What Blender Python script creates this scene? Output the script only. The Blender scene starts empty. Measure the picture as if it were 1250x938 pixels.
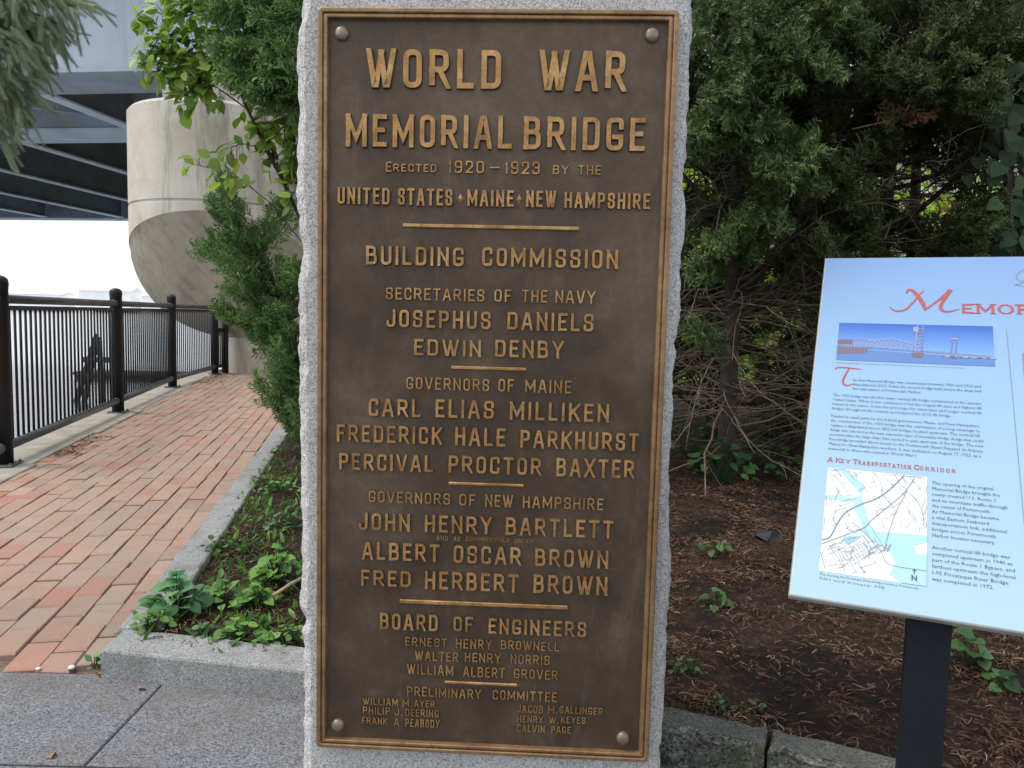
import bpy, math, random
import numpy as np
from mathutils import Vector, noise as mnoise

R = math.radians
rng = np.random.default_rng(7)
random.seed(7)
scene = bpy.context.scene
col = scene.collection

# ------------------------------------------------------------------ camera
EYE = 1.1
FPX = 939.0
_p, _r = R(5.0), R(1.4)
_f = np.array([0, math.cos(_p), -math.sin(_p)])
_r0 = np.array([1.0, 0, 0])
_u0 = np.cross(_r0, _f)
_rt = _r0 * math.cos(_r) + _u0 * math.sin(_r)
_up = -_r0 * math.sin(_r) + _u0 * math.cos(_r)
cam_d = bpy.data.cameras.new('camera')
cam = bpy.data.objects.new('camera', cam_d)
col.objects.link(cam)
from mathutils import Matrix
cam.matrix_world = Matrix(((_rt[0], _up[0], -_f[0], 0), (_rt[1], _up[1], -_f[1], 0), (_rt[2], _up[2], -_f[2], EYE), (0, 0, 0, 1)))
cam_d.sensor_width = 36.0
cam_d.lens = FPX / 1250 * 36.0
cam_d.clip_start = 0.05
cam_d.clip_end = 3000
scene.camera = cam


def at(x, y, Y):
    """a point of the place, found by sighting through photo pixel x, y at a distance of Y metres"""
    d = _f + _rt * (x - 625) / FPX - _up * (y - 469) / FPX
    return np.array([0, 0, EYE]) + d * (Y / d[1])


# ------------------------------------------------------------------ light
SUN_EL, SUN_AZ = 56.0, -98.0      # azimuth measured from +Y towards +X: veiled sun high over the river, to the left
sd = bpy.data.lights.new('sun', 'SUN')
sd.energy = 1.3
sd.angle = R(18)
sd.color = (1.0, 0.96, 0.90)
sun = bpy.data.objects.new('sun', sd)
col.objects.link(sun)
_sv = Vector((math.cos(R(SUN_EL)) * math.sin(R(SUN_AZ)), math.cos(R(SUN_EL)) * math.cos(R(SUN_AZ)), math.sin(R(SUN_EL))))
sun.rotation_euler = (-_sv).to_track_quat('-Z', 'Y').to_euler()
sun.location = (-6, -4, 12)

world = bpy.data.worlds.new('World')
scene.world = world
world.use_nodes = True
wn = world.node_tree
for n in list(wn.nodes):
    wn.nodes.remove(n)
sky = wn.nodes.new('ShaderNodeTexSky')
sky.sky_type = 'NISHITA'
sky.sun_disc = False
sky.sun_elevation = R(SUN_EL)
sky.sun_rotation = R(SUN_AZ)
sky.dust_density = 5.0
sky.air_density = 1.4
cl = wn.nodes.new('ShaderNodeTexNoise')       # thin bright overcast in front of the blue
cl.inputs['Scale'].default_value = 2.2
cl.inputs['Detail'].default_value = 5
cr = wn.nodes.new('ShaderNodeValToRGB')
cr.color_ramp.elements[0].position = .3; cr.color_ramp.elements[0].color = (4.6, 4.75, 5.0, 1)
cr.color_ramp.elements[1].position = .75; cr.color_ramp.elements[1].color = (6.4, 6.4, 6.3, 1)
mixw = wn.nodes.new('ShaderNodeMix')
mixw.data_type = 'RGBA'
mixw.inputs[0].default_value = 0.72
bg = wn.nodes.new('ShaderNodeBackground')
bg.inputs[1].default_value = 0.15
wo = wn.nodes.new('ShaderNodeOutputWorld')
wn.links.new(cl.outputs[0], cr.inputs[0])
wn.links.new(sky.outputs[0], mixw.inputs[6])
wn.links.new(cr.outputs[0], mixw.inputs[7])
wn.links.new(mixw.outputs[2], bg.inputs[0])
wn.links.new(bg.outputs[0], wo.inputs[0])

scene.view_settings.view_transform = 'Standard'
scene.view_settings.look = 'None'
scene.view_settings.gamma = 1.0
scene.view_settings.use_curve_mapping = False
scene.view_settings.exposure = 0.75
scene.render.engine = 'CYCLES'
scene.cycles.max_bounces = 7
scene.cycles.transparent_max_bounces = 6


# ------------------------------------------------------------------ helpers
def tag(o, label=None, cat=None, group=None, kind=None):
    if label: o['label'] = label
    if cat: o['category'] = cat
    if group: o['group'] = group
    if kind: o['kind'] = kind
    return o


def empty(name, loc=(0, 0, 0), rz=0.0):
    o = bpy.data.objects.new(name, None)
    o.location = loc
    o.rotation_euler = (0, 0, rz)
    o.empty_display_size = 0.1
    col.objects.link(o)
    return o


def fast_mesh(name, V, F, mats, parent=None, tint=None, smooth=False):
    """uniform faces (all triangles or all quads) from arrays"""
    V = np.asarray(V, dtype=np.float32); F = np.asarray(F, dtype=np.int32)
    me = bpy.data.meshes.new(name)
    k = F.shape[1]
    me.vertices.add(len(V)); me.vertices.foreach_set('co', V.ravel())
    me.loops.add(F.size); me.loops.foreach_set('vertex_index', F.ravel())
    me.polygons.add(len(F))
    me.polygons.foreach_set('loop_start', np.arange(0, F.size, k, dtype=np.int32))
    me.polygons.foreach_set('loop_total', np.full(len(F), k, dtype=np.int32))
    me.polygons.foreach_set('use_smooth', np.full(len(F), smooth))
    if tint is not None:
        a = me.attributes.new('tint', 'FLOAT', 'POINT')
        a.data.foreach_set('value', np.asarray(tint, dtype=np.float32))
    me.update(calc_edges=True)
    for m in (mats if isinstance(mats, (list, tuple)) else [mats]):
        me.materials.append(m)
    o = bpy.data.objects.new(name, me)
    col.objects.link(o)
    if parent: o.parent = parent
    return o


class MB:
    """collects simple shapes and links them as ONE mesh object"""
    def __init__(self):
        self.v = []; self.f = []; self.m = []; self.s = []

    def add(self, V, F, mi=0, smooth=False):
        b = len(self.v)
        self.v += [tuple(map(float, p)) for p in V]
        for f in F:
            self.f.append([b + i for i in f]); self.m.append(mi); self.s.append(smooth)

    def box(self, c, s, rz=0.0, mi=0, bev=0.0, axes=None):
        hx, hy, hz = s[0] / 2, s[1] / 2, s[2] / 2
        if bev <= 0:
            P = [(x, y, z) for z in (-hz, hz) for y in (-hy, hy) for x in (-hx, hx)]
            F = [(0, 2, 3, 1), (4, 5, 7, 6), (0, 1, 5, 4), (2, 6, 7, 3), (0, 4, 6, 2), (1, 3, 7, 5)]
        else:
            b = bev
            P = []; F = []
            ring = lambda z, i: [(-hx + i, -hy + i, z), (hx - i, -hy + i, z), (hx - i, hy - i, z), (-hx + i, hy - i, z)]
            for z, i in ((-hz, b), (-hz + b, 0), (hz - b, 0), (hz, b)):
                P += ring(z, i)
            F = [(3, 2, 1, 0), (12, 13, 14, 15)]
            for k in range(3):
                for j in range(4):
                    F.append((k * 4 + j, k * 4 + (j + 1) % 4, k * 4 + 4 + (j + 1) % 4, k * 4 + 4 + j))
        if axes is None:
            ca, sa = math.cos(rz), math.sin(rz)
            axes = ((ca, sa, 0), (-sa, ca, 0), (0, 0, 1))
        A = np.array(axes).T
        self.add([A @ np.array(p) + np.array(c) for p in P], F, mi)

    def tube(self, path, rad, n=8, mi=0, smooth=True, cap=True):
        path = [np.array(p, float) for p in path]
        if not isinstance(rad, (list, tuple, np.ndarray)): rad = [rad] * len(path)
        V = []; F = []
        side = None
        for i, p in enumerate(path):
            t = path[min(i + 1, len(path) - 1)] - path[max(i - 1, 0)]
            t = t / (np.linalg.norm(t) + 1e-9)
            if side is None:
                side = np.cross(t, (0, 0, 1)) if abs(t[2]) < .9 else np.cross(t, (0, 1, 0))
            side = side - t * (side @ t); side /= np.linalg.norm(side) + 1e-9
            o = np.cross(t, side)
            for k in range(n):
                a = 2 * math.pi * k / n
                V.append(p + (side * math.cos(a) + o * math.sin(a)) * rad[i])
        for i in range(len(path) - 1):
            for k in range(n):
                F.append((i * n + k, i * n + (k + 1) % n, (i + 1) * n + (k + 1) % n, (i + 1) * n + k))
        if cap:
            F.append(tuple(range(n - 1, -1, -1))); F.append(tuple((len(path) - 1) * n + k for k in range(n)))
        self.add(V, F, mi, smooth)

    def lathe(self, prof, n=16, c=(0, 0, 0), mi=0, smooth=True):
        V = []; F = []
        for r, z in prof:
            for k in range(n):
                a = 2 * math.pi * k / n
                V.append((c[0] + r * math.cos(a), c[1] + r * math.sin(a), c[2] + z))
        for i in range(len(prof) - 1):
            for k in range(n):
                F.append((i * n + k, i * n + (k + 1) % n, (i + 1) * n + (k + 1) % n, (i + 1) * n + k))
        F.append(tuple(range(n - 1, -1, -1))); F.append(tuple((len(prof) - 1) * n + k for k in range(n)))
        self.add(V, F, mi, smooth)

    def sheet(self, pts, mi=0):
        self.add(pts, [tuple(range(len(pts)))], mi)

    def build(self, name, mats, parent=None):
        me = bpy.data.meshes.new(name)
        me.from_pydata(self.v, [], self.f)
        for m in (mats if isinstance(mats, (list, tuple)) else [mats]):
            me.materials.append(m)
        me.polygons.foreach_set('material_index', self.m)
        me.polygons.foreach_set('use_smooth', self.s)
        me.update()
        o = bpy.data.objects.new(name, me)
        col.objects.link(o)
        if parent: o.parent = parent
        return o


# ------------------------------------------------------------------ materials
class NT:
    def __init__(self, name):
        self.mat = bpy.data.materials.new(name)
        self.mat.use_nodes = True
        self.t = self.mat.node_tree
        self.p = self.t.nodes['Principled BSDF']
        self.out = self.t.nodes['Material Output']
        self.co = self.n('ShaderNodeTexCoord').outputs['Object']

    def n(self, typ, **kw):
        x = self.t.nodes.new(typ)
        for k, v in kw.items(): setattr(x, k, v)
        return x

    def l(self, a, b): self.t.links.new(a, b)

    def mapped(self, scale=(1, 1, 1), rot=(0, 0, 0), src=None):
        m = self.n('ShaderNodeMapping')
        m.inputs['Scale'].default_value = scale; m.inputs['Rotation'].default_value = rot
        self.l(src or self.co, m.inputs[0])
        return m.outputs[0]

    def noise(self, scale, detail=4, rough=.55, vec=None, dist=0.0):
        x = self.n('ShaderNodeTexNoise')
        x.inputs['Scale'].default_value = scale; x.inputs['Detail'].default_value = detail
        x.inputs['Roughness'].default_value = rough; x.inputs['Distortion'].default_value = dist
        self.l(vec or self.co, x.inputs['Vector'])
        return x.outputs[0]

    def voronoi(self, scale, vec=None, out='Color', feature='F1'):
        x = self.n('ShaderNodeTexVoronoi'); x.feature = feature
        x.inputs['Scale'].default_value = scale
        self.l(vec or self.co, x.inputs['Vector'])
        return x.outputs[out]

    def ramp(self, fac, stops, interp='LINEAR'):
        x = self.n('ShaderNodeValToRGB')
        x.color_ramp.interpolation = interp
        e = x.color_ramp.elements
        while len(e) < len(stops): e.new(0.5)
        for i, (p, c) in enumerate(stops):
            e[i].position = p
            e[i].color = (c[0], c[1], c[2], 1) if hasattr(c, '__len__') else (c, c, c, 1)
        self.l(fac, x.inputs[0])
        return x.outputs[0]

    def mix(self, fac, a, b, mode='MIX'):
        x = self.n('ShaderNodeMix'); x.data_type = 'RGBA'; x.blend_type = mode
        for s, v in ((0, fac), (6, a), (7, b)):
            if isinstance(v, (int, float)): x.inputs[s].default_value = v
            elif isinstance(v, (tuple, list)): x.inputs[s].default_value = (*v[:3], 1)
            else: self.l(v, x.inputs[s])
        return x.outputs[2]

    def math(self, op, a, b=0.0):
        x = self.n('ShaderNodeMath'); x.operation = op
        for i, v in enumerate((a, b)):
            if isinstance(v, (int, float)): x.inputs[i].default_value = v
            else: self.l(v, x.inputs[i])
        return x.outputs[0]

    def color(self, c):
        if isinstance(c, (tuple, list)): self.p.inputs['Base Color'].default_value = (*c[:3], 1)
        else: self.l(c, self.p.inputs['Base Color'])

    def bump(self, h, strength=.3, dist=.01):
        x = self.n('ShaderNodeBump')
        x.inputs['Strength'].default_value = strength; x.inputs['Distance'].default_value = dist
        self.l(h, x.inputs['Height']); self.l(x.outputs[0], self.p.inputs['Normal'])

    def set(self, rough=.6, metal=0.0, spec=.5, coat=0.0):
        self.p.inputs['Roughness'].default_value = rough
        self.p.inputs['Metallic'].default_value = metal
        self.p.inputs['Specular IOR Level'].default_value = spec
        self.p.inputs['Coat Weight'].default_value = coat
        return self.mat


def granite_mat(name, dark, mid, light, scale=330, bump=.35, stain=None, big=None):
    t = NT(name)
    cell = t.voronoi(scale)
    sep = t.n('ShaderNodeSeparateColor'); t.l(cell, sep.inputs[0])
    c = t.ramp(sep.outputs[0], [(0.0, dark), (0.16, dark), (0.26, mid), (0.62, mid), (0.85, light), (1.0, light)])
    cloud = t.noise(5, 7, .65, vec=t.mapped((1.6, 1.6, .55)))
    c = t.mix(t.ramp(cloud, [(.35, 0.0), (.7, .5)]), c, t.mix(1.0, c, (.72, .72, .74), 'MULTIPLY'))
    if stain:
        s = t.noise(stain[1], 5, .65)
        c = t.mix(t.ramp(s, [(.48, 0.0), (.7, stain[2])]), c, stain[0])
    t.color(c)
    h = t.mix(.6, t.noise(scale * .35, 3), t.noise(big or 40, 6, .7))
    t.bump(h, bump, .006)
    return t.set(.82, 0, .3)


def flat_mat(name, c, rough=.6, metal=0.0, var=.15, scale=12, bump=0.0, spec=.5):
    t = NT(name)
    a = tuple(x * (1 - var) for x in c); b = tuple(min(1, x * (1 + var)) for x in c)
    t.color(t.ramp(t.noise(scale, 5), [(.3, a), (.7, b)]))
    if bump: t.bump(t.noise(scale * 6, 4), bump, .004)
    return t.set(rough, metal, spec)


def leaf_mat(name, dark, light, trans=.25, rough=.5, alt=None):
    t = NT(name)
    a = t.n('ShaderNodeAttribute'); a.attribute_name = 'tint'
    g = t.n('ShaderNodeNewGeometry')
    f = t.math('ADD', a.outputs['Fac'], t.math('MULTIPLY', t.math('SUBTRACT', g.outputs['Random Per Island'], .5), .25))
    stops = [(0.0, dark), (.85, light)] if alt is None else [(0.0, dark), (.8, light), (.97, alt)]
    c = t.ramp(f, stops)
    t.color(c)
    m = t.set(rough, 0, .35)
    tr = t.n('ShaderNodeBsdfTranslucent'); mx = t.n('ShaderNodeMixShader')
    mx.inputs[0].default_value = trans
    t.l(t.mix(1.0, c, (1.25, 1.35, .6), 'MULTIPLY'), tr.inputs[0])
    t.l(t.p.outputs[0], mx.inputs[1]); t.l(tr.outputs[0], mx.inputs[2]); t.l(mx.outputs[0], t.out.inputs[0])
    return m


M = {}
M['slab'] = granite_mat('light_grey_granite', (.25, .25, .26), (.445, .45, .455), (.62, .62, .62), 400, .35)
M['slab_rough'] = granite_mat('rock_faced_granite', (.23, .23, .245), (.44, .45, .46), (.66, .66, .66), 360, .7, big=45)
M['kerb'] = granite_mat('grey_granite_kerb', (.15, .155, .16), (.26, .27, .275), (.37, .38, .38), 330, .5, ((.12, .115, .09), 7, .55))
M['kerb_rough'] = granite_mat('mossy_split_granite', (.03, .032, .03), (.10, .105, .095), (.22, .22, .20), 180, 1.0, ((.035, .045, .02), 9, .8), 22)
M['kerb_old'] = granite_mat('grey_green_granite_top', (.05, .054, .05), (.10, .108, .10), (.165, .172, .158), 300, .6, ((.05, .05, .035), 8, .6))
M['paver'] = granite_mat('blue_grey_granite_paving', (.065, .07, .08), (.145, .152, .17), (.235, .245, .265), 260, .35, ((.13, .112, .09), 3, .65))

t = NT('aged_bronze_field')
n1 = t.noise(7, 7, .68); n2 = t.noise(60, 4, .6); n3 = t.noise(2.2, 5, .6, dist=.6)
c = t.ramp(n1, [(.3, (.052, .034, .023)), (.5, (.082, .056, .038)), (.72, (.132, .096, .068))])
c = t.mix(t.ramp(n3, [(.48, 0.0), (.68, .6)]), c, (.175, .125, .085))
st_ = t.noise(9, 6, .7, vec=t.mapped((1.6, 1, .35)), dist=.5)
c = t.mix(t.ramp(st_, [(.56, 0.0), (.74, .5)]), c, (.18, .15, .12))
c = t.mix(t.ramp(t.noise(3.1, 5, .6, vec=t.mapped((1, 1, 1), (.3, .2, .7))), [(.47, 0.0), (.64, .7)]), c, (.045, .028, .018))
c = t.mix(t.ramp(n2, [(.4, 0.0), (.75, .4)]), c, (.055, .037, .028))
sp = t.voronoi(55, out='Distance')
c = t.mix(t.ramp(sp, [(.0, .5), (.035, 0.0)]), c, (.33, .30, .26))
t.color(c)
t.bump(t.mix(.5, t.noise(420, 3), t.noise(38, 4)), .3, .002)
M['bronze_field'] = t.set(.5, .35, .5)

t = NT('worn_polished_bronze')
n1 = t.noise(22, 6, .65)
c = t.ramp(n1, [(.28, (.20, .10, .034)), (.5, (.40, .22, .078)), (.75, (.58, .37, .165))])
c = t.mix(t.ramp(t.noise(150, 4), [(.5, 0.0), (.8, .7)]), c, (.12, .075, .045))
t.color(c)
t.bump(t.noise(260, 3), .2, .0015)
M['bronze_bright'] = t.set(.42, .45, .5)

t = NT('streaked_bronze_frame')
n1 = t.noise(12, 6, .7, vec=t.mapped((1, 1, 1)))
c = t.ramp(n1, [(.28, (.16, .088, .042)), (.5, (.28, .165, .08)), (.75, (.40, .26, .135))])
c = t.mix(t.ramp(t.noise(90, 5), [(.5, 0.0), (.8, .75)]), c, (.10, .065, .042))
t.color(c)
t.bump(t.noise(200, 3), .25, .002)
M['bronze_frame'] = t.set(.45, .45, .5)

t = NT('bronze_bolt_head')
t.color(t.ramp(t.noise(60, 5), [(.3, (.17, .125, .09)), (.7, (.30, .24, .185))]))
M['bolt'] = t.set(.38, .5, .5)

t = NT('red_clay_brick')
g = t.n('ShaderNodeNewGeometry')
rnd = g.outputs['Random Per Island']
c = t.ramp(rnd, [(0.0, (.28, .20, .16)), (.2, (.355, .235, .185)), (.4, (.34, .255, .205)), (.6, (.365, .22, .17)), (.75, (.30, .23, .185)), (.9, (.365, .175, .135)), (1.0, (.395, .27, .21))])
c = t.mix(t.ramp(t.noise(2.5, 7, .7), [(.4, 0.0), (.7, .7)]), c, (.30, .245, .195))
c = t.mix(t.ramp(t.noise(9, 6, .75), [(.52, 0.0), (.75, .55)]), c, (.20, .155, .12))
c = t.mix(t.ramp(t.noise(120, 4, .7), [(.5, 0.0), (.85, .5)]), c, (.19, .12, .09))
t.color(c); t.bump(t.noise(140, 5, .7), .5, .004)
M['brick'] = t.set(.85, 0, .25)
M['joint'] = flat_mat('sandy_joint_fill', (.16, .12, .09), .95, 0, .4, 60, .6)
M['dark_joint'] = flat_mat('dark_paving_joint', (.12, .11, .09), .95, 0, .4, 50, .6)

t = NT('weathered_concrete')
n1 = t.noise(1.6, 6, .6)
c = t.ramp(n1, [(.3, (.40, .365, .31)), (.55, (.50, .465, .405)), (.75, (.56, .53, .475))])
streak = t.noise(1.0, 7, .72, vec=t.mapped((1.5, 1.5, .2)), dist=.4)
c = t.mix(t.ramp(streak, [(.47, 0.0), (.62, .95)]), c, (.22, .21, .15))
c = t.mix(t.ramp(t.noise(14, 4), [(.55, 0.0), (.8, .35)]), c, (.33, .30, .25))
pit = t.voronoi(6, out='Distance')
c = t.mix(t.ramp(pit, [(.0, .8), (.09, 0.0)]), c, (.2, .18, .15))
t.color(c); t.bump(t.noise(30, 6), .25, .01)
M['concrete'] = t.set(.85, 0, .3)
t = NT('stained_shaded_soffit')
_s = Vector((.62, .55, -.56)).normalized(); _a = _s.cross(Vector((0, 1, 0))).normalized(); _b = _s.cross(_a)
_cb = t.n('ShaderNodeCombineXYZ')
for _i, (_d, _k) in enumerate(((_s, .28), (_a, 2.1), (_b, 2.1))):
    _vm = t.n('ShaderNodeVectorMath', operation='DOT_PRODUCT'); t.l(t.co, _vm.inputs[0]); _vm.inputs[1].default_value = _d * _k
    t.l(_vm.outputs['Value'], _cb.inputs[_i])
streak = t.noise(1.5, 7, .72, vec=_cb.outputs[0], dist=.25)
c = t.ramp(streak, [(.32, (.17, .145, .11)), (.46, (.27, .235, .185)), (.66, (.345, .305, .25))])  # streaks are stains; the darker base puts underside shade into the colour
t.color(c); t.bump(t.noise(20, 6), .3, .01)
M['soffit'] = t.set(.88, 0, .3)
M['strip'] = flat_mat('pale_granite_edging', (.30, .275, .235), .9, 0, .25, 5, .4)

M['black_paint'] = flat_mat('black_satin_paint', (.010, .011, .014), .48, 0, .25, 20, .08, .3)
M['grey_rail'] = flat_mat('worn_grey_rail_paint', (.075, .08, .09), .36, .1, .3, 9, .1)
t = NT('blue_grey_bridge_paint')
c = t.ramp(t.noise(.7, 5), [(.3, (.31, .37, .44)), (.7, (.39, .45, .52))])
c = t.mix(t.ramp(t.noise(1.2, 6, .7, vec=t.mapped((2.2, 2.2, .25))), [(.52, 0.0), (.75, .6)]), c, (.22, .25, .28))
c = t.mix(t.ramp(t.noise(5, 6, .7), [(.64, 0.0), (.74, .7)]), c, (.20, .13, .09))
t.color(c); M['steel'] = t.set(.5, 0, .5)
M['steel_shaded'] = flat_mat('shaded_bridge_grey', (.33, .36, .40), .6, 0, .2, 1.2, .05)  # duller copy of the bridge paint, underside shade put into the colour
M['steel_lit'] = flat_mat('lit_flange_grey', (.62, .68, .74), .55, 0, .15, 1.2, .05)  # much paler copy of the bridge paint, light on the flanges put into it
M['deck'] = flat_mat('dark_deck_concrete', (.16, .175, .19), .9, 0, .2, 1)
M['navy'] = flat_mat('dark_navy_post_paint', (.006, .008, .014), .65, 0, .2, 60, .15, .25)

t = NT('blue_graded_panel')
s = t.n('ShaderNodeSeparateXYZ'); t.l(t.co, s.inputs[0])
c = t.ramp(t.math('DIVIDE', s.outputs[1], .82), [(0.0, (.32, .47, .58)), (.5, (.255, .41, .575)), (1.0, (.165, .285, .53))])  # base colour grows paler towards the bottom edge
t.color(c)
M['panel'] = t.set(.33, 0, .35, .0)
M['panel_edge'] = flat_mat('aluminium_panel_edge', (.45, .45, .44), .45, .6, .1, 20)
def ink(name, c):
    t = NT(name); t.color(c); return t.set(.35, 0, .4)
M['ink_red'] = ink('red_ink', (.34, .075, .08))
M['ink_dark'] = ink('dark_blue_ink', (.06, .10, .17))
M['ink_grey'] = ink('grey_ink', (.17, .22, .28))
M['ink_white'] = ink('white_ink', (.66, .69, .70))
M['ink_water'] = ink('pale_map_water', (.33, .55, .68))
t = NT('printed_sky'); s = t.n('ShaderNodeSeparateXYZ'); t.l(t.co, s.inputs[0])
t.color(t.ramp(t.math('DIVIDE', t.math('SUBTRACT', s.outputs[1], .515), .106), [(0.25, (.16, .33, .66)), (1.0, (.025, .10, .42))]))
M['print_sky'] = t.set(.35, 0, .4)
M['print_water'] = ink('printed_river', (.09, .19, .45))
M['print_steel'] = ink('printed_steel', (.16, .18, .34))
M['print_truss'] = ink('printed_truss', (.28, .28, .42))
M['print_stone'] = ink('printed_stone', (.15, .11, .15))

t = NT('river_water')
w1 = t.noise(.55, 5, .6, vec=t.mapped((1, 2.2, 1))); w2 = t.noise(3.0, 4, .6, vec=t.mapped((1, 2.0, 1)))
t.color((.36, .42, .50)); t.p.inputs['IOR'].default_value = 1.2; t.bump(t.mix(.35, w1, w2),   .2, .2)  # pale base colour stands in for the bright sky reflected on the river
M['water'] = t.set(.08, 0, .6)

t = NT('bark_mulch')
n1 = t.noise(38, 6, .75, dist=.8); n2 = t.noise(3.5, 5, .6)
c = t.ramp(n1, [(.3, (.014, .009, .007)), (.5, (.04, .025, .018)), (.7, (.10, .062, .042))])
c = t.mix(t.ramp(n2, [(.46, 0.0), (.56, .8)]), c, (.011, .008, .007))
t.color(c); t.bump(n1, 1.0, .02)
M['mulch'] = t.set(.95, 0, .2)
M['earth'] = flat_mat('bare_earth_and_asphalt', (.03, .026, .02), .95, 0, .3, 2, .5)
M['lawn'] = flat_mat('sunlit_lawn_grass', (.10, .16, .035), .9, 0, .4, 6, .6)
M['bark'] = flat_mat('dark_brown_bark', (.055, .042, .033), .9, 0, .5, 18, .8)
M['twig'] = flat_mat('grey_brown_twig', (.19, .145, .11), .85, 0, .4, 14)
M['stick'] = flat_mat('pale_dry_stick', (.38, .28, .20), .85, 0, .25, 20)
t = NT('mulch_chip'); a = t.n('ShaderNodeAttribute'); a.attribute_name = 'tint'
t.color(t.ramp(a.outputs['Fac'], [(0, (.02, .012, .009)), (.4, (.075, .042, .028)), (.72, (.15, .088, .055)), (.93, (.23, .15, .098)), (1, (.36, .27, .19))]))
M['chip'] = t.set(.9, 0, .2)

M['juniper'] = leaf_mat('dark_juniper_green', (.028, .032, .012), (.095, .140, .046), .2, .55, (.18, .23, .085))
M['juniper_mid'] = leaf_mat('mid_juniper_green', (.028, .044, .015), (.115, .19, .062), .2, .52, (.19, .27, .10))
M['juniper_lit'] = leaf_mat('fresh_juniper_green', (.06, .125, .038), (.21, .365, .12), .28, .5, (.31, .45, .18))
M['spruce'] = leaf_mat('blue_green_spruce_needle', (.13, .18, .105), (.38, .46, .30), .2, .55, (.52, .58, .40))
M['sapling'] = leaf_mat('bright_sapling_leaf', (.09, .17, .04), (.27, .40, .09), .42, .42, (.42, .52, .13))
M['weed'] = leaf_mat('broad_weed_leaf', (.045, .125, .03), (.14, .30, .07), .28, .52, (.19, .34, .07))
M['weed_blue'] = leaf_mat('blue_green_weed_leaf', (.045, .14, .06), (.11, .27, .115), .22, .5, (.19, .35, .14))
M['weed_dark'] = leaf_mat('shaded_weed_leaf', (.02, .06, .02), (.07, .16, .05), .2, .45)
M['ivy'] = leaf_mat('dark_ivy_leaf', (.008, .024, .009), (.032, .08, .022), .15, .55)
M['bush'] = leaf_mat('sunlit_bush_leaf', (.14, .26, .03), (.34, .50, .06), .45, .45, (.50, .62, .10))
M['dead'] = leaf_mat('dead_brown_foliage', (.09, .04, .02), (.24, .12, .06), .15, .7)
M['house_brick'] = flat_mat('house_brick', (.30, .14, .10), .9, 0, .3, 8, .3)
M['white_trim'] = flat_mat('white_house_trim', (.75, .75, .73), .6, 0, .06, 3)
M['roof'] = flat_mat('grey_roof_shingle', (.16, .15, .15), .9, 0, .3, 5)
M['glass'] = flat_mat('dark_window_glass', (.03, .035, .04), .08, 0, .1, 1)
M['far'] = flat_mat('washed_out_far_wall', (.86, .85, .84), .8, 0, .08, .1)  # haze and glare over the far bank are put into these pale colours
M['far_roof'] = flat_mat('washed_out_far_roof', (.70, .67, .64), .8, 0, .1, .1)
M['wood_pile'] = flat_mat('wet_timber_pile', (.10, .10, .10), .7, 0, .4, 6, .4)
M['pebble'] = flat_mat('white_pebble', (.72, .70, .66), .6, 0, .1, 40)
M['black_stone'] = flat_mat('matt_black_stone', (.012, .012, .013), .6, 0, .2, 20)  # surface of the flat black stone on the mulch
M['dry_leaf'] = flat_mat('dry_leaf', (.30, .17, .08), .8, 0, .3, 30)


def wp(o, root):
    """parent a part that was built in world coordinates"""
    o.parent = root
    o.matrix_parent_inverse = root.matrix_basis.inverted()
    return o


def poly_inside(P, poly):
    x, y = P[:, 0], P[:, 1]
    ins = np.zeros(len(P), bool)
    n = len(poly)
    for i in range(n):
        x1, y1 = poly[i]; x2, y2 = poly[(i + 1) % n]
        c = ((y1 > y) != (y2 > y)) & (x < (x2 - x1) * (y - y1) / (y2 - y1 + 1e-12) + x1)
        ins ^= c
    return ins


# ------------------------------------------------------------------ land, river, far shore
FA = np.array([-3.438, 5.153]); FD = np.array([-0.2258, 0.9742]); FN = np.array([0.9742, 0.2258])   # railing line, its direction, landward normal


def fpt(s, off=0.0):
    return FA + FD * s + FN * off


wall_a = fpt(-3.2, -.22); wall_b = fpt(8.6, -.22)
land = [tuple(wall_a), (-9, -4), (-9, -60), (400, -60), (400, 900), (-30, 900), (-8, 40), tuple(wall_b)]
m = MB(); m.sheet([(x, y, -.07) for x, y in reversed(land)])
tag(m.build('ground', M['earth']), kind='structure')
m = MB()
for a, b in zip(land[-3:] + land[:2], (land[-3:] + land[:3])[1:]):
    if a == b: continue
    m.add([(a[0], a[1], -.07), (b[0], b[1], -.07), (b[0], b[1], -3), (a[0], a[1], -3)], [(0, 1, 2, 3)])
tag(m.build('seawall', M['concrete']), kind='structure')
m = MB(); m.sheet([(-1800, -300, -2.2), (300, -300, -2.2), (300, 1800, -2.2), (-1800, 1800, -2.2)])
tag(m.build('river', M['water']), kind='structure')
m = MB(); m.box((-300, 700, -1.2), (1300, 480, 3.0), mi=0)
tag(m.build('far_shore', M['far']), kind='structure')

# pale buildings on the far bank
for i, (x0, x1, h, cat, lab) in enumerate(((-330, -262, 9.0, 'warehouse', 'pale low building on the far river bank, left of the brownish roof'),
                                           (-252, -222, 12.5, 'warehouse', 'tallest pale building on the far river bank'),
                                           (-216, -168, 9.5, 'warehouse', 'long pale building on the far river bank beside the concrete pier'))):
    b = empty('far_building', ((x0 + x1) / 2, 455, .3)); tag(b, lab, cat, 'pale buildings on the far bank')
    w = MB(); w.box((0, 0, h * .4), (x1 - x0, 14, h * .8)); w.build('wall', M['far'], b)
    rf = MB(); rf.add([(-(x1 - x0) / 2 - .5, -7.6, h * .8), ((x1 - x0) / 2 + .5, -7.6, h * .8), ((x1 - x0) / 2 + .5, 7.6, h * .8), (-(x1 - x0) / 2 - .5, 7.6, h * .8), (-(x1 - x0) / 2, 0, h), ((x1 - x0) / 2, 0, h)],
                      [(0, 1, 5, 4), (2, 3, 4, 5), (0, 4, 3), (1, 2, 5), (3, 2, 1, 0)]); rf.build('roof', M['far_roof'], b)

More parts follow.
